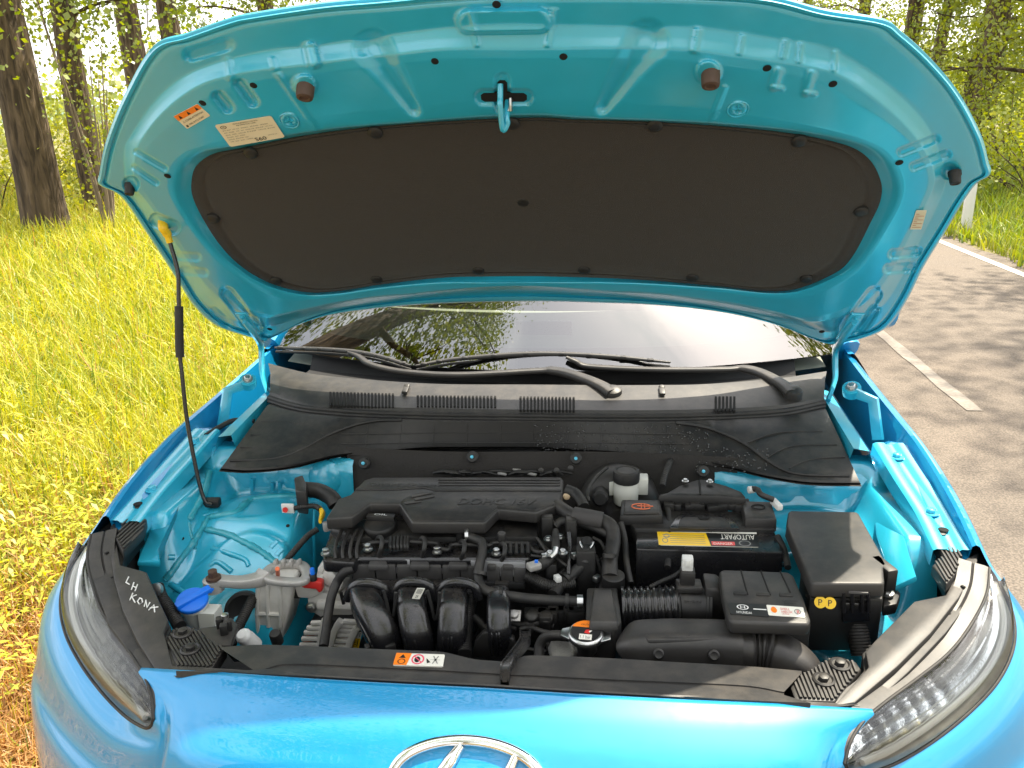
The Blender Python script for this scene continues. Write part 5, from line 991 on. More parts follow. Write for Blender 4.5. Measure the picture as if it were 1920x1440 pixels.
# oil filler cap
c = at(Z5((552, 385))[0], z=.868); b = B(); b.lathe([(.031, -.025), (.0315, -.004), (.029, .001), (.01, .002)], c, (0, -.12, 1), 36); q = [c+np.array([dx, dy, .012]) for dx, dy in ((-.027, .002), (.027, .002), (.027, .017), (-.027, .017))]; b.prism(q, [p-np.array([0, 0, .014]) for p in q]); oc = put('oil_cap', b, PLASTIC, blk, bevel=.0015)
sticker('oil_print', [c+np.array([dx, dy, .0122]) for dx, dy in ((-.014, .005), (.014, .005), (.014, .0145), (-.014, .0145))], [('text', 'OIL', .05, .1, .9, .7, 0)], [CHALK], blk, bg=None, lift=.0004)
# fuel rail / coil cover: separate moulded blocks
for x0, x1, y_, e in ((382, 520, 640, 0), (524, 645, 641, 0), (650, 770, 643, 0), (775, 920, 645, 0), (925, 1030, 648, 0), (1034, 1120, 650, 0), (1192, 1270, 653, 0), (1274, 1350, 655, 0), (1354, 1428, 657, 0)):
    slab('rail_block', Z5((x0+6, y_-45), (x1-2, y_-43), (x1, y_), (x0, y_)), .828, .030, RAILP, blk, .0025)
for x0, x1 in ((480, 600), (730, 850), (960, 1080), (1285, 1355), (1195, 1250)): slab('rail_tab', Z5((x0+14, 588), (x1-14, 590), (x1, 640), (x0, 640)), .834, .012, RAILP, blk, .003)
for x0, x1, y_ in ((595, 680, 660), (845, 925, 664)): b = B(); q = at(Z5(((x0+x1)/2, y_))[0], z=.812); b.box(q, (.026, .012, .012)); put('rail_clip', b, RAILP, blk, bevel=.002)
slab('rail_underside', Z5((385, 700), (1425, 730), (1420, 750), (385, 725)), .80, .012, DARK, blk, .002)
for q, r_ in zip(Z5((482, 748), (1285, 775)), (.011, .010)): b = B(); c = at(q, z=.79); b.box(c, (.024, .012, .024)); b.lathe([(.0075, 0), (.0075, .003), (.004, .004)], c-np.array([0, .0062, 0]), (0, -1, .1), 14); put('rail_foot', b, PLASTIC_G, blk, bevel=.002)
for k, (x0, yt, yb) in enumerate(((550, 470, 590), (808, 475, 590), (1045, 495, 600), (1288, 510, 610))):
    pipe('injector_lead', zv(Z5, [(x0-18, yt+22, .848), (x0-2, yt, .866), (x0+14, yt+18, .870), (x0+8, yt+70, .86), (x0-6, yb, .838)]), .0042, RUBBER, blk, 8)

# engine top cover
ec_ = Z5((226, 358), (300, 240), (372, 215), (455, 128), (510, 110), (1638, 108), (1655, 128), (1648, 265), (1488, 322), (1262, 302), (1182, 384), (742, 382), (668, 268), (492, 268), (382, 350))
ecv = slab('engine_cover', ec_, .893, .024, PLASTIC_G, blk, .004, seg=3)
slab('cover_upper_step', Z5((400, 182), (470, 128), (520, 114), (1632, 114), (1640, 190), (880, 188), (820, 170), (640, 182)), .8955, .004, PLASTIC_G, blk, .002)
slab('cover_panel', Z5((700, 235), (790, 200), (880, 198), (1640, 200), (1636, 258), (1480, 308), (1255, 288), (1172, 370), (752, 370), (676, 258)), .8948, .003, PLASTIC, blk, .0015)
for y_ in (126, 142, 158): pipe('cover_groove', zv(Z5, [(900, y_, .8965), (1632, y_+2, .8965)]), .0014, PLASTIC, blk, 6)
for (a_, c_) in (((740, 228), (870, 205)), ((760, 246), (880, 226)), ((700, 268), (800, 258))): pipe('cover_chevron', zv(Z5, [(a_[0], a_[1], .8955), (c_[0], c_[1], .8958)]), [.003, .0006], PLASTIC_G, blk, 6)
sticker('cover_lettering', [at(p, z=.8952) for p in Z5((1015, 276), (1470, 280), (1500, 240), (1040, 236))], [('text', 'DOHC 16V', 0, .06, 1., .9, 0)], [PLASTIC], blk, bg=None, lift=.0007)
sticker('cover_lettering', [at(p, z=.8962) for p in Z5((468, 168), (905, 168), (925, 140), (490, 140))], [('text', 'Smartstream', 0, .06, 1., .9, 0)], [PLASTIC], blk, bg=None, lift=.0007)
g = np.random.default_rng(44)
for k in range(16):
    x0 = g.uniform(780, 1560); pipe('wiring', zv(Z5, [(x0, 95+g.uniform(-14, 8), .87), (x0+60, 80+g.uniform(-10, 6), .88), (x0+g.uniform(90, 190), 92+g.uniform(-12, 8), .87)]), g.uniform(.002, .004), RUBBER, blk, 6, 4)
for q in Z5((1285, 90), (1370, 66), (1465, 92)): b = B(); b.box(at(q, z=.875), (.02, .006, .005), -.4); put('heat_shield_tab', b, ALU, blk, bevel=.001)

# intake runners
mani = face('intake_manifold', ZA((640, 400), (1900, 420), (2000, 980), (860, 980), (700, 700)), .408, .06, GLOSSB, car, .02, 3)
ys_ = [.415, .392, .368, .352, .345, .35]
def runner(cent, hw, name='runner'):
    P = cr([at(p, y=y_) for p, y_ in zip(cent, ys_)], 8); b = B(); b.tube(P, np.interp(np.linspace(0, 1, len(P)), [0, .3, 1], [hw*.9, hw*.97, hw]), 28, sq=(1., 3.4)); o = put(name, b, GLOSSB, mani, ang=80)
    for dx in (-.45, -.08, .12):
        Q = P+np.array([dx*hw, -hw*.985, 0]); b = B(); b.tube(Q[4:], .0024, 6); put('runner_rib', b, GLOSSB, mani)
    return o
runner(ZA((800, 400), (815, 480), (870, 600), (945, 740), (1000, 860), (1035, 1000)), .0275)
runner(ZA((1300, 400), (1305, 480), (1315, 600), (1340, 740), (1370, 860), (1395, 1000)), .0265)
runner(ZA((1760, 400), (1755, 480), (1750, 600), (1745, 740), (1740, 860), (1735, 1000)), .0255)
runner(ZB((590, 800), (590, 870), (592, 960), (595, 1060), (600, 1160), (605, 1300)), .021)
for cx, y_ in ((1310, 330), (1780, 335), (820, 345)):
    P = [at(p, y=.40) for p in ZA((cx-190, y_+130), (cx-150, y_+20), (cx-60, y_-40), (cx+90, y_-40), (cx+200, y_+10), (cx+240, y_+130))]; b = B(); b.tube(cr(P, 6), .0085, 10); put('runner_collar', b, GLOSSB, mani)
for cx in (1080, 1545): bar(mani, RUBBER, ZA((cx-70, 380), (cx-30, 520), (cx+10, 690), (cx+45, 600), (cx+60, 400)), .36, .003, None, 'wire_loop')
sticker('runner_label', [at(p, y=.352) for p in ZA((1312, 462), (1395, 468), (1452, 355), (1365, 352))], [('line', (.2+.1*k, .5), (.2+.1*k, .95), .04, 1) for k in range(7)]+[('text', '28', .3, .12, .35, .25, 1)], [PAPER, INK], mani, lift=.001)
b = B()
for q in ZA((930, 960), (1000, 945), (1080, 975), (870, 985)): b.box(at(q, y=.325), (.018, .014, .012), .5)
put('sensor_plug', b, PLASTIC, mani, bevel=.002)

# hoses and looms over the engine
hz = lambda *L: zv(ZB, L)
pipe('vent_hose', hz((290, 235, .865), (370, 265, .866), (430, 300, .862), (432, 400, .852), (405, 520, .838), (395, 640, .825), (430, 730, .818), (540, 780, .815), (800, 825, .812), (1100, 850, .812), (1370, 862, .812)), .0086, RUBBER, car, 14)
b = B(); c = at(ZB((225, 215))[0], z=.86); b.lathe([(.009, -.02), (.009, .008), (.007, .01)], c, (0, 0, 1), 16); b.lathe([(.0155, -.024), (.0155, -.018)], c, (0, 0, 1), 20); put('vent_valve', b, PLASTIC, car)
b = B(); c = at(ZB((280, 225))[0], z=.868); b.lathe([(.0105, -.003), (.0105, .003)], c, (1, .2, 0), 16); b.tube([c, c+np.array([.004, -.004, .014])], .0022, 6); b.tube([c, c+np.array([-.003, -.006, -.012])], .0022, 6); put('hose_clamp', b, STEEL, car)
b = B(); c = at(ZB((1375, 862))[0], z=.812); b.lathe([(.0115, -.005), (.0115, .005)], c, (1, .05, 0), 18); put('hose_clamp', b, STEEL, car)
b = B(); c = at(ZB((620, 230))[0], z=.868); b.lathe([(.008, -.02), (.009, .002), (.0075, .006)], c, (0, 0, 1), 14); put('vent_nipple', b, PLASTIC, car)
for dx in (-8, 0, 8): bar(blk, PLASTIC, [(x+dx*.3, y_) for x, y_ in ZB((615, 180), (622, 145))], .56, .0012, None, 'nipple_tooth')
pipe('heater_hose', hz((1120, 800, .80), (1200, 690, .806), (1300, 600, .82), (1400, 500, .835), (1445, 380, .85), (1440, 270, .86)), .0105, RUBBER, car, 14)
b = B(); c = at(ZB((1440, 300))[0], z=.872)
for s in (-1, 1): b.tube(cr([c+np.array([s*.010, .012, -.004]), c+np.array([s*.012, -.004, .004]), c+np.array([s*.006, -.02, .002])], 4), .0018, 6)
put('spring_clip', b, STEEL, car)
pipe('loom_corrugated', hz((850, 610, .818), (930, 650, .812), (1040, 700, .808), (1140, 715, .806), (1240, 700, .806), (1330, 680, .808)), .0098, RUBBER, car, 14, rings=26, amp=.07)
pipe('loom_corrugated', hz((350, 760, .80), (320, 870, .785), (295, 980, .775), (280, 1100, .765), (270, 1230, .757), (265, 1370, .75)), .0108, RUBBER, car, 14, rings=34, amp=.07)
pipe('coolant_hose', zv(Z6, [(120, 240, .885), (190, 285, .885), (240, 300, .885), (340, 315, .882), (400, 350, .876), (412, 420, .862), (395, 520, .845), (395, 610, .828)]), [.0125, .0125, .0125, .013, .013, .013, .0135, .0145], RUBBER, car, 16)
pipe('hose_sleeve', zv(Z6, [(210, 290, .886), (290, 305, .886), (355, 318, .883)]), .0155, mat('sleeve_grey', (.045, .042, .042), .75, bump=.3, bscale=700), car, 16)
pipe('coolant_hose', zv(Z6, [(110, 350, .865), (150, 322, .872), (220, 325, .872), (320, 355, .868), (390, 390, .862)]), .0085, RUBBER, car, 12)
disc('hose_collar', Z6((412, 600))[0], .832, [(.0195, -.022), (.0195, .0), (.0165, .002)], PLASTIC, car, (0, -.1, 1), 22)
pipe('fuel_line', hz((1140, 180, .87), (1140, 260, .866), (1140, 340, .86), (1120, 420, .85), (1050, 480, .842), (930, 540, .832)), [.0055, .0075, .0075, .004, .0105, .0105], RUBBER, car, 12)
pipe('fuel_line_metal', hz((1145, 345, .866), (1130, 400, .86), (1095, 435, .855)), .0052, STEEL, car)
b = B(); b.box(at(ZB((930, 520))[0], z=.842), (.024, .018, .012), .6); put('fuel_line_clip', b, ALU, car, bevel=.003)
b = B(); c = at(ZB((955, 485))[0], z=.848); b.box(c, (.006, .004, .008)); put('blue_tab', b, BLUEP, car)
b = B()
for (x0, y_, z_, sx, sy, sz) in ((1060, 150, .86, .022, .02, .05), (1100, 600, .81, .02, .02, .05), (1430, 560, .82, .034, .03, .09), (1200, 500, .82, .028, .02, .06), (1290, 330, .83, .02, .03, .12), (1000, 330, .83, .05, .03, .02), (930, 460, .82, .02, .02, .05), (1330, 480, .80, .05, .05, .08)): b.box(at(ZB((x0, y_))[0], z=z_), (sx, sy, sz), .1)
put('thermostat_housing', b, PLASTIC, car, bevel=.004)
for q in ZB((1070, 265), (1185, 245), (1210, 395), (1085, 410)): bolt(at(q, z=.855), .006, car, STEEL)
pipe('wiring', hz((1000, 80, .87), (1060, 45, .88), (1120, 90, .875), (1150, 130, .87)), .0022, PLASTIC, car, 8)
pipe('wiring', hz((1000, 300, .85), (1060, 360, .848), (1180, 470, .84), (1250, 520, .835)), .003, RUBBER, car, 8)
pipe('bracket_tube', hz((1270, 200, .87), (1275, 330, .855), (1268, 480, .84), (1265, 600, .825)), .0045, GLOSSB, car, 10)
face('hose_bracket', ZB((1365, 390), (1510, 385), (1500, 600), (1420, 720), (1370, 700), (1350, 600)), at(ZB((1430, 560))[0], z=.81)[1], .03, PLASTIC, car, .004)
b = B()
for (x0, y_, sx) in ((950, 1005, .04), (1060, 1010, .036), (1150, 990, .03), (1240, 985, .032), (1340, 1000, .03), (1040, 1050, .02)): b.box(at(ZB((x0, y_))[0], z=.775), (sx, .02, .026), .05)
for q in ZB((910, 1000), (1050, 1020)): b.lathe([(.014, -.01), (.014, .004), (.009, .008)], at(q, z=.78), (0, -.5, 1), 16)
put('connector', b, PLASTIC, car, bevel=.003)
b = B(); c = at(ZB((742, 1000))[0], z=.785); b.box(c, (.022, .02, .004), M=Matrix.Rotation(R(30), 3, 'X')); b.lathe([(.008, 0), (.0075, .008), (.004, .009)], c, (0, -.5, 1), 16); put('ground_stud', b, ALU, car, bevel=.001)
face('lower_bracket', ZB((360, 1250), (440, 1170), (520, 1160), (560, 1220), (640, 1170), (740, 1240), (760, 1400), (340, 1400)), .33, .015, PLASTIC, car, .003)
face('lower_bracket', ZB((470, 1060), (520, 1040), (610, 1120), (590, 1180), (540, 1200), (490, 1150)), .345, .02, GLOSSB, car, .004)
pipe('lower_frame', hz((350, 1320, .74), (560, 1300, .745), (780, 1310, .745), (1000, 1340, .745), (1180, 1340, .745)), .004, PLASTIC, car, 8)
pipe('overflow_hose', hz((980, 1390, .76), (985, 1290, .772), (1040, 1210, .785), (1140, 1190, .792), (1270, 1200, .796)), .0085, RUBBER, car, 12)
pipe('overflow_hose', hz((800, 1130, .775), (900, 1115, .78), (1010, 1150, .785), (1120, 1175, .79), (1220, 1190, .795)), .0042, RUBBER, car, 8)
b = B(); c = at(ZB((1225, 1330))[0], z=.755); b.lathe([(.026, -.02), (.026, .012), (.02, .016), (.01, .012)], c, (-.3, -.8, .5), 8); fm = put('fan_motor', b, ALU, car, bevel=.003)
# radiator cap
c = at(ZB((1432, 1165))[0], z=.818); ax = np.array([0, -.12, 1.]); ax /= np.linalg.norm(ax); b = B(); b.lathe([(.018, -.035), (.018, -.012), (.027, -.010), (.0285, -.004), (.0275, .001), (.024, .003)], c, ax, 36)
U = np.array([1., -.06, 0]); V_ = np.cross(ax, U)
for s in (-1, 1):
    q = [c+U*s*(.020)+V_*.017-ax*.003, c+U*s*.039+V_*.010-ax*.003, c+U*s*.0395-V_*.006-ax*.003, c+U*s*.020-V_*.016-ax*.003]; b.prism(q, [p-ax*.005 for p in q])
rc_ = put('radiator_cap', b, STEEL, car, bevel=.002)
U2 = U*.0235; V2 = V_*.0235; qd = [c-U2-V2+ax*.003, c+U2-V2+ax*.003, c+U2+V2+ax*.003, c-U2+V2+ax*.003]
it = [('disc', .5, .5, .5, .5, 1), ('poly', [(.5+.5*math.cos(t), .5+.5*math.sin(t)) for t in np.linspace(.35, math.pi-.35, 14)], 2), ('poly', [(.3, .08), (.72, .08), (.72, .34), (.3, .34)], 0), ('text', '1.1 bar', .34, .13, .34, .15, 1), ('poly', [(.45, .4), (.62, .36), (.68, .58), (.5, .55)], 3), ('line', (.62, .45), (.8, .7), .06, 0), ('text', 'CAUTION', .32, .76, .36, .08, 1)]
sticker('cap_label', qd, it, [PAPER, INK, ORANGE, RED], rc_, bg=None, lift=.001)

# ---- air duct: resonator box, corrugated hose, sensor
rb_ = slab('resonator_box', Z6((275, 662), (432, 660), (455, 840), (420, 880), (268, 860)), .822, .10, PLASTIC_G, car, .004)
slab('resonator_lid', Z6((310, 672), (405, 670), (432, 838), (292, 838)), .836, .014, PLASTIC_G, rb_, .003, taper=.12)
pipe('intake_hose', zv(Z6, [(455, 770, .795), (600, 768, .797), (752, 762, .80)]), .0345, GLOSSB, car, 30, rings=9, amp=.055, ang=80)
pipe('sensor_tube', zv(Z6, [(748, 762, .80), (820, 762, .80), (895, 764, .80)]), .0315, PLASTIC, car, 30)
for x0, r_ in ((752, .0335), (735, .034), (892, .0355), (908, .0355)): pipe('hose_band', zv(Z6, [(x0-6, 762, .80), (x0+6, 763, .80)]), r_, PLASTIC, car, 30, 3)
face('tube_flange', Z6((885, 665), (960, 672), (985, 700), (990, 850), (900, 858), (890, 800)), at(Z6((930, 760))[0], z=.80)[1]-.02, .05, PLASTIC_G, car, .005)
c = at(Z6((800, 655))[0], z=.838); b = B(); b.box(c, (.042, .03, .012), .05); b.box(c+np.array([-.003, .002, .018]), (.024, .022, .026)); sn = put('flow_sensor', b, PLASTIC_G, car, bevel=.003)
b = B(); b.box(c+np.array([-.004, .003, .042]), (.018, .016, .024)); b.box(c+np.array([-.004, -.005, .046]), (.010, .006, .014)); put('sensor_connector', b, WHITEP, sn, bevel=.002); pipe('sensor_lead', zv(Z6, [(780, 560, .868), (730, 600, .85), (660, 630, .84), (600, 660, .83)]), .0035, RUBBER, car, 8, rings=20, amp=.12)
for k in range(0): pass
sticker('tube_marking', [at(p, z=.822) for p in Z6((775, 752), (865, 756), (868, 738), (778, 734))], [('text', '28138-K4', 0, .1, 1, .7, 0)], [PLASTIC_G], car, bg=None, lift=.004)

# ---- air filter box
af_b = slab('air_filter_box', Z6((985, 650), (1360, 650), (1432, 850), (1010, 845)), .842, .22, PLASTIC, car, .006, taper=-.03)
slab('filter_lid', Z6((955, 578), (975, 568), (1310, 580), (1340, 600), (1392, 720), (1428, 828), (1415, 850), (1020, 838), (1000, 815), (970, 690)), .866, .022, PLASTIC_G, af_b, .006, seg=3)
for pl in (((1068, 575), (1102, 698)), ((1170, 577), (1218, 702)), ((1270, 580), (1330, 706))): pipe('lid_groove', zv(Z6, [(*pl[0], .8662), (*pl[1], .8662)]), .0014, HOLE, af_b, 6)
for x0, y_ in ((1062, 690), (1180, 696), (1300, 700)): slab('lid_step', Z6((x0-34, y_-12), (x0+34, y_-10), (x0+36, y_+6), (x0-32, y_+4)), .868, .004, PLASTIC, af_b, .0012)
it = [('ring', .15, .66, .085, .2, .2, 1), ('text', 'H', .12, .53, .06, .26, 1), ('text', 'HYUNDAI', .04, .08, .23, .22, 1), ('line', (.33, .52), (.5, .52), .1, 1)]
sticker('lid_plate', [at(p, z=.8665) for p in Z6((1012, 800), (1215, 815), (1205, 752), (998, 742))], [('ring', .36, .66, .15, .22, .2, 1), ('text', 'H', .30, .54, .12, .24, 1), ('text', 'HYUNDAI', .18, .1, .38, .2, 1), ('line', (.62, .55), (.95, .55), .08, 1)], [INK, CHALK], af_b)
shell_pts = [(.18+.085*math.cos(t)*(1 if math.sin(t) < .2 else .92), .55+.30*math.sin(t)) for t in np.linspace(0, 2*math.pi, 20, endpoint=False)]
sticker('lid_sticker', [at(p, z=.8668) for p in Z6((1210, 806), (1398, 818), (1388, 766), (1198, 753))], [('poly', shell_pts, 1), ('text', 'SHELL', .36, .58, .26, .22, 2), ('text', 'HELIX', .38, .3, .30, .2, 2), ('text', 'ULTRA', .38, .14, .2, .1, 2), ('ring', .82, .5, .09, .26, .25, 3), ('text', 'R', .8, .3, .08, .35, 2)], [PAPER, ORANGE, RED, GREYINK], af_b)
sticker('moulded_mark', [at(p, z=.8664) for p in Z6((1285, 752), (1360, 755), (1355, 725), (1280, 722))], [('text', 'CAUTION', 0, .5, 1, .3, 0), ('text', 'DO NOT', .1, .05, .8, .3, 0)], [DARK], af_b, bg=None)

# ---- air snorkel
P = cr([at(p[:2], z=p[2]) for p in zv(Z6, [(520, 990, .79), (560, 975, .798), (700, 968, .80), (900, 970, .80), (1060, 978, .80)])], 6)
b = B(); b.tube(P, np.interp(np.linspace(0, 1, len(P)), [0, .08, .2, 1], [.026, .034, .036, .036]), 32, sq=(1.05, 4.2)); sno = put('air_snorkel', b, PLASTIC_G, car, ang=45)
P = cr([at(p[:2], z=p[2]) for p in zv(Z6, [(1050, 978, .80), (1130, 982, .80), (1200, 990, .80), (1290, 1025, .795), (1370, 1090, .78), (1420, 1180, .75)])], 16); t = np.linspace(0, 1, len(P)); rr = np.interp(t, [0, .2, 1], [.0345, .033, .030]); bel = ((t > .17) & (t < .48)); rr = rr*(1+np.where(bel, .075*np.sin((t-.17)/.31*2*math.pi*4), 0))
b = B(); b.tube(P, rr, 32, sq=(1.0, 2.8)); put('snorkel_elbow', b, PLASTIC_G, sno, ang=60)
slab('snorkel_top', Z6((560, 905), (600, 880), (1010, 872), (1040, 925), (590, 932)), .836, .01, PLASTIC_G, sno, .004)
for q in Z6((645, 1005), (930, 1012)): c = at(q, z=.815); b = B(); b.lathe([(.0085, -.004), (.0085, .001), (.006, .003), (.0035, .002)], c, (0, -1, .5), 16); put('snorkel_rivet', b, PLASTIC, sno)
slab('snorkel_hole', Z6((780, 882), (820, 880), (822, 905), (800, 910), (782, 898)), .8368, .002, HOLE, sno, 0)

# ---- battery
bat = slab('battery', Z6((525, 362), (1240, 366), (1290, 482), (528, 462)), .858, .16, GLOSSB, car, .004)
slab('battery_lid', Z6((470, 300), (560, 262), (1200, 268), (1245, 362), (520, 358)), .866, .03, PLASTIC, bat, .004)
slab('lid_handle', Z6((700, 352), (730, 300), (765, 276), (990, 284), (1030, 310), (1065, 358)), .8695, .006, GLOSSB, bat, .003); slab('handle_recess', Z6((745, 350), (752, 315), (780, 296), (975, 300), (1005, 320), (1020, 352)), .8715, .004, PLASTIC, bat, .002)
slab('handle_notch', Z6((845, 298), (910, 298), (900, 308), (856, 308)), .8735, .003, HOLE, bat, 0)
for y_, z_ in ((500, .838), (528, .822)): 
    q = [at(p, z=z_) for p in Z6((528, y_-12), (1294, y_+6), (1296, y_+20), (528, y_))]; b = B(); b.prism(q, [p-np.array([0, -.004, .008]) for p in q]); put('battery_rib', b, GLOSSB, bat, bevel=.002)
slab('battery_tray', Z6((520, 565), (1300, 580), (1300, 640), (540, 620)), .78, .1, PLASTIC, car, .004)
it = [('poly', [(0, .86), (1, .86), (1, 1), (0, 1)], 0), ('poly', [(.0, 0), (.52, 0), (.49, .86), (0, .86)], 1), ('poly', [(.52, 0), (1, 0), (1, .86), (.49, .86)], 2), ('text', 'AUTOPART', .97, .80, -.34, -.34, 0), ('ring', .86, .22, .06, .18, .2, 4), ('poly', [(.53, .06), (.76, .06), (.76, .3), (.53, .3)], 3), ('text', 'DANGER', .55, .1, .19, .14, 0)]
for k in range(5): it.append(('line', (.12 if k < 3 else .05, .16+.13*k), (.47, .16+.13*k), .025, 4))
it += [('ring', .07, .3, .03, .16, .25, 4), ('ring', .09, .6, .03, .14, .25, 4), ('text', 'WARNING  ACID  KEEP AWAY', .06, .89, .5, .07, 2)]
sticker('battery_label', [at(p, z=.8583) for p in ZC((615, 866), (1625, 888), (1590, 738), (595, 714))], it, [PAPER, YELLOW, INK, RED, GREYINK], bat)
pc = slab('terminal_cover', ZC((245, 405), (625, 408), (655, 560), (225, 568)), .884, .022, PLASTIC, car, .004, taper=.06)
slab('cover_top', ZC((275, 415), (605, 415), (622, 535), (265, 540)), .888, .006, PLASTIC_G, pc, .003)
b = B(); c = at(ZC((440, 478))[0], z=.8885)
for pl in ([(.018*math.cos(t), .011*math.sin(t)) for t in np.linspace(.5, 5.8, 20)], [(.0, .012), (0, -.012)], [(-.008, .002), (.022, .002)], [(.006, .009), (.006, -.008)]): b.tube([c+np.array([u, v, 0]) for u, v in pl], .0012, 6)
put('cover_mark', b, COPPER, pc)
slab('terminal_cover', ZC((1440, 418), (1740, 425), (1795, 600), (1480, 595)), .884, .028, PLASTIC_G, car, .004, taper=.05)
b = B(); b.tube([at(ZC((1610, 480))[0], z=.885)+np.array([.012*math.cos(t), .009*math.sin(t), 0]) for t in np.linspace(0, 6.28, 21)], .001, 6); put('cover_mark', b, DARK, car)
# cable duct behind the battery
dk = slab('cable_duct', ZC((600, 360), (700, 330), (820, 262), (1000, 200), (1060, 198), (1290, 262), (1440, 320), (1500, 390), (1260, 370), (820, 362)), .895, .03, PLASTIC, car, .006)
b = B(); g = np.random.default_rng(5)
for k in range(26): b.box(at(ZC((g.uniform(640, 1500), g.uniform(400, 500)))[0], z=.872), (g.uniform(.01, .035), .012, g.uniform(.01, .02)), g.uniform(-.2, .2))
put('duct_clips', b, PLASTIC, dk, bevel=.002)
b = B(); b.tube([at(ZC((1020, 215))[0], z=.897), at(ZC((1030, 360))[0], z=.897)], .0018, 6); put('duct_seam', b, HOLE, dk)
for q in ZC((1125, 232), (880, 225)): bolt(at(q, z=.90), .0045, dk, STEEL)
pipe('bonnet_cable', zv(ZC, [(730, 20, .90), (690, 120, .90), (665, 200, .895), (650, 280, .89)]), .006, RUBBER, car, 10, rings=18, amp=.08)
pipe('earth_lead', zv(ZC, [(1530, 300, .905), (1600, 310, .91), (1640, 360, .908), (1760, 410, .90)]), .0055, RUBBER, car, 10)
b = B(); b.box(at(ZC((1790, 455))[0], z=.892), (.012, .034, .012), .25); put('cable_lug', b, WHITEP, car, bevel=.003)
b = B(); b.lathe([(.007, -.006), (.007, .006)], at(ZC((1540, 310))[0], z=.905), (1, .3, 0), 12); put('cable_lug', b, WHITEP, car, bevel=.001)

# ---- brake fluid reservoir and booster
c = at(ZC((290, 165))[0], z=.905); b = B(); b.lathe([(.024, -.06), (.0255, -.03), (.0225, -.012), (.0225, -.004)], c, (0, 0, 1), 28); b.box(c+np.array([.026, .014, -.025]), (.035, .03, .035)); b.box(c+np.array([-.028, .004, -.032]), (.012, .004, .03), .3); br = put('brake_reservoir', b, MILKY, car, bevel=.002)
b = B(); b.lathe([(.026, -.012), (.0268, -.008), (.0268, .004), (.0255, .010), (.02, .012), (.018, .010), (.003, .0105)], c, (0, 0, 1), 18); put('reservoir_cap', b, RUBBER, br)
b = B(); b.lathe([(.08, .05), (.085, .01), (.078, -.01), (.06, -.022), (.03, -.026), (.02, -.05)], np.array([c[0]-.012, .735, .815]), (0, 1, 0), 40); put('brake_booster', b, mat('booster_grey', (.035, .032, .030), .5, 0, vscale=10), car)
b = B(); b.lathe([(.016, .02), (.016, -.02), (.012, -.024)], at(ZC((30, 375))[0], z=.86), (0, 1, -.2), 20); put('booster_valve', b, RUBBER, car)
pipe('vacuum_hose', zv(Z6, [(380, 45, .91), (320, 100, .905), (280, 170, .90), (285, 220, .89)]), .0035, RUBBER, car, 8)
pipe('heater_hose', zv(Z6, [(165, 160, .90), (215, 180, .895), (245, 215, .89), (260, 250, .885)]), .011, RUBBER, car, 12)
disc('fitting', Z6((172, 192))[0], .89, [(.007, -.01), (.007, .006), (.004, .008)], mat('tan_plastic', (.45, .33, .2), .5), car, (0, -1, .4), 12)

# ---- fuse box
fb_ = slab('fuse_box', Z6((1375, 560), (1790, 560), (1800, 720), (1420, 715)), .855, .10, PLASTIC, car, .005)
slab('fuse_lid', Z6((1312, 272), (1325, 266), (1662, 272), (1675, 282), (1822, 545), (1800, 560), (1806, 632), (1795, 642), (1440, 640), (1425, 628), (1305, 345)), .888, .025, PLASTIC_G, fb_, .006, taper=.02, seg=3)
for q, nm in zip(Z6((1475, 738), (1525, 742)), 'ab'):
    c = at(q, y=at(Z6((1500, 740))[0], z=.842)[1]-.020); b = B(); b.lathe([(.0092, 0), (.0092, .0012)], c, (0, -1, .45), 28); k = put('yellow_sticker', b, YELLOW, fb_)
    V, Fc = text_mesh('P'); ax_u = np.array([1., 0, 0]); ax_v = np.array([0, .41, .91]); wx = V[:, 0].max(); b = B(); b.add([c+np.array([0, -1, .45])*.0016+ax_u*(p[0]/wx-.5)*.006+ax_v*(p[1]-.5)*.0095 for p in V], Fc); put('sticker_letter', b, INK, fb_)
pipe('box_seam', zv(Z6, [(1405, 705, .842), (1430, 718, .842), (1600, 722, .842), (1795, 728, .842)]), .003, PLASTIC, fb_, 8)
pipe('box_seam', zv(Z6, [(1420, 765, .825), (1600, 770, .825), (1790, 778, .825)]), .003, PLASTIC, fb_, 8)
face('box_lower', Z6((1435, 730), (1790, 735), (1770, 850), (1440, 850)), at(Z6((1500, 740))[0], z=.842)[1]+.006, .08, GLOSSB, fb_, .004)
sticker('part_label', [at(p, y=at(Z6((1500, 740))[0], z=.842)[1]+.002) for p in Z6((1475, 828), (1565, 830), (1565, 798), (1475, 796))], [('text', '91950-K', .1, .5, .8, .3, 1), ('line', (.1, .25), (.9, .25), .12, 1)], [PAPER, GREYINK], fb_)
yl = at(Z6((1500, 740))[0], z=.842)[1]-.012
lt = face('box_latch', Z6((1590, 740), (1735, 745), (1735, 840), (1590, 850)), yl, .03, GLOSSB, fb_, .004)
for x0 in (1595, 1640, 1690, 1722): b = B(); b.tube([at(p, y=yl-.004) for p in Z6((x0, 690), (x0+2, 735), (x0+2, 790))], .0032, 8); put('latch_rib', b, GLOSSB, fb_)
b = B(); b.tube([at(p, y=yl-.004) for p in Z6((1620, 688), (1720, 692))], .003, 8); put('latch_bar', b, PLASTIC_G, fb_)
pipe('fuse_harness', zv(Z6, [(1665, 850, .80), (1670, 890, .79), (1680, 950, .775), (1690, 1010, .76)]), .0165, RUBBER, car, 18, rings=10, amp=.03)
slab('box_foot', Z6((1795, 690), (1850, 640), (1890, 690), (1870, 745), (1800, 760)), .83, .02, PLASTIC, fb_, .003); bolt(at(Z6((1818, 695))[0], z=.834), .0075, fb_, STEEL, h=.014)
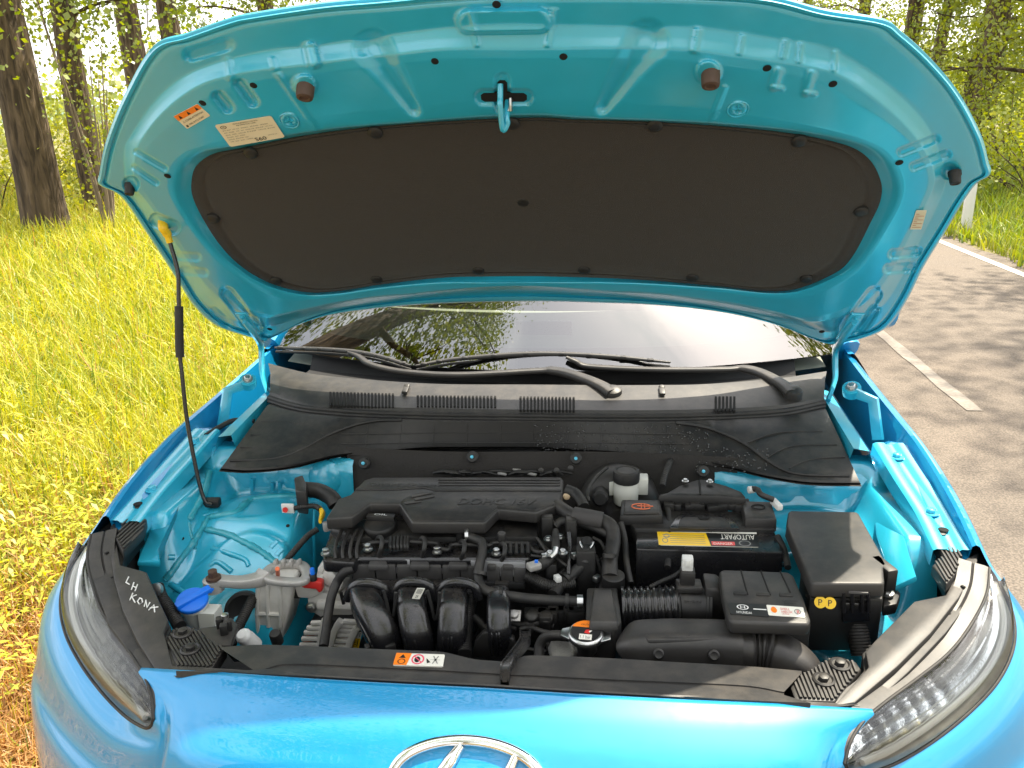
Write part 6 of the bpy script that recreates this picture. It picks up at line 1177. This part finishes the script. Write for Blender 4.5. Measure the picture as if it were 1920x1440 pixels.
b = B(); b.box(at(Z6((1795, 590))[0], z=.868), (.02, .05, .04), .35); put('lid_hinge', b, PLASTIC, fb_, bevel=.004)

# ---- small electrical bits by the bulkhead
slab('relay', ZE((1325, 60), (1390, 40), (1420, 110), (1415, 170), (1335, 160)), .90, .05, PLASTIC, car, .003)
pipe('relay_loom', zv(ZE, [(1400, 150, .88), (1500, 160, .878), (1570, 190, .874), (1620, 230, .868), (1640, 270, .86)]), .016, RUBBER, car, 14)
pipe('sensor_wire', zv(ZE, [(1330, 292, .862), (1400, 280, .866), (1480, 275, .868), (1520, 300, .866)]), .005, RUBBER, car, 10, rings=16, amp=.08)
b = B(); b.box(at(ZE((1280, 292))[0], z=.862), (.026, .006, .02)); tg = put('white_tag', b, WHITEP, car, bevel=.002)
b = B(); b.lathe([(.0055, 0), (.0055, .002)], at(ZE((1265, 298))[0], z=.862)-np.array([0, .003, 0]), (0, -1, .1), 16); put('red_dot', b, RED, tg)
b = B(); b.tube([at(ZE(p)[0], z=.862) for p in ((1515, 290), (1540, 330), (1520, 390))], [.006, .008, .005], 10, sq=(.6, 3)); put('dipstick_handle', b, YELLOW, car)
pipe('wiring_loom', zv(ZE, [(1500, 450, .83), (1440, 490, .825), (1390, 540, .82), (1320, 620, .81), (1270, 680, .80)]), .006, RUBBER, car, 10, rings=20, amp=.06)
b = B(); b.tube([at(p, y=.62) for p in ZE((1480, 300), (1475, 500), (1480, 740))], .0035, 8); put('brake_pipe', b, PAINT_IN, car)
b = B(); b.box(at(ZE((1600, 420))[0], z=.84), (.03, .012, .02), .6); put('lift_eye', b, ALU, car, bevel=.003)

# ---- extra looms, clips and clamps that fill the gaps
for k, (L, r_, rg) in enumerate([([(700, 1060, .77), (800, 1090, .765), (900, 1080, .77), (1000, 1075, .77), (1120, 1100, .765)], .0055, 30), ([(360, 1010, .775), (430, 1080, .77), (470, 1150, .765), (480, 1260, .755)], .006, 24), ([(1520, 420, .83), (1560, 520, .82), (1600, 640, .81), (1580, 760, .80)], .005, 26), ([(1500, 250, .85), (1580, 300, .845), (1620, 420, .83), (1600, 560, .82)], .0035, 0), ([(880, 330, .852), (940, 380, .848), (1020, 390, .846), (1100, 420, .842)], .004, 0), ([(900, 420, .845), (980, 430, .842), (1060, 440, .84)], .003, 0), ([(960, 250, .862), (1010, 320, .855), (1050, 380, .85)], .003, 0), ([(1180, 600, .815), (1230, 560, .82), (1290, 600, .82), (1330, 650, .815)], .0045, 22), ([(640, 1050, .77), (700, 1110, .765), (760, 1130, .765)], .004, 0), ([(1000, 1180, .765), (1060, 1260, .755), (1080, 1340, .75)], .0045, 20)]):
    pipe('loom', hz(*L), r_, RUBBER, car, 10, 6, rings=rg, amp=.07)
for k, (x0, y_, z_, m_) in enumerate([(560, 1010, .79, STEEL), (1040, 430, .85, STEEL), (1330, 420, .85, STEEL), (1540, 640, .82, STEEL), (480, 1120, .77, PLASTIC), (900, 1120, .78, PLASTIC), (1600, 480, .83, PLASTIC), (1160, 640, .82, WHITEP)]):
    b = B(); b.box(at(ZB((x0, y_))[0], z=z_), (.014, .011, .011), .3*k); put('clip', b, m_, car, bevel=.002)
for k, (x0, y_, z_, ax_) in enumerate([(1420, 470, .842, (.2, .5, .8)), (1240, 640, .815, (.7, .7, .3)), (410, 590, .832, (.1, .6, .7)), (620, 790, .816, (1, -.1, 0)), (1250, 858, .813, (1, 0, 0)), (1660, 420, .86, (0, .4, .9))]):
    b = B(); b.lathe([(.0115, -.003), (.0122, -.003), (.0122, .003), (.0115, .003)], at(ZB((x0, y_))[0], z=z_), ax_, 18); put('hose_clip', b, PLASTIC, car)
for L in ([(660, 190, .885), (690, 260, .87), (700, 420, .85), (690, 560, .83)], [(450, 330, .87), (470, 420, .85), (480, 540, .83), (500, 640, .81)], [(1255, 400, .86), (1290, 470, .85), (1310, 560, .84)]):
    pipe('battery_cable', zv(Z6, L), .006, RUBBER, car, 10)
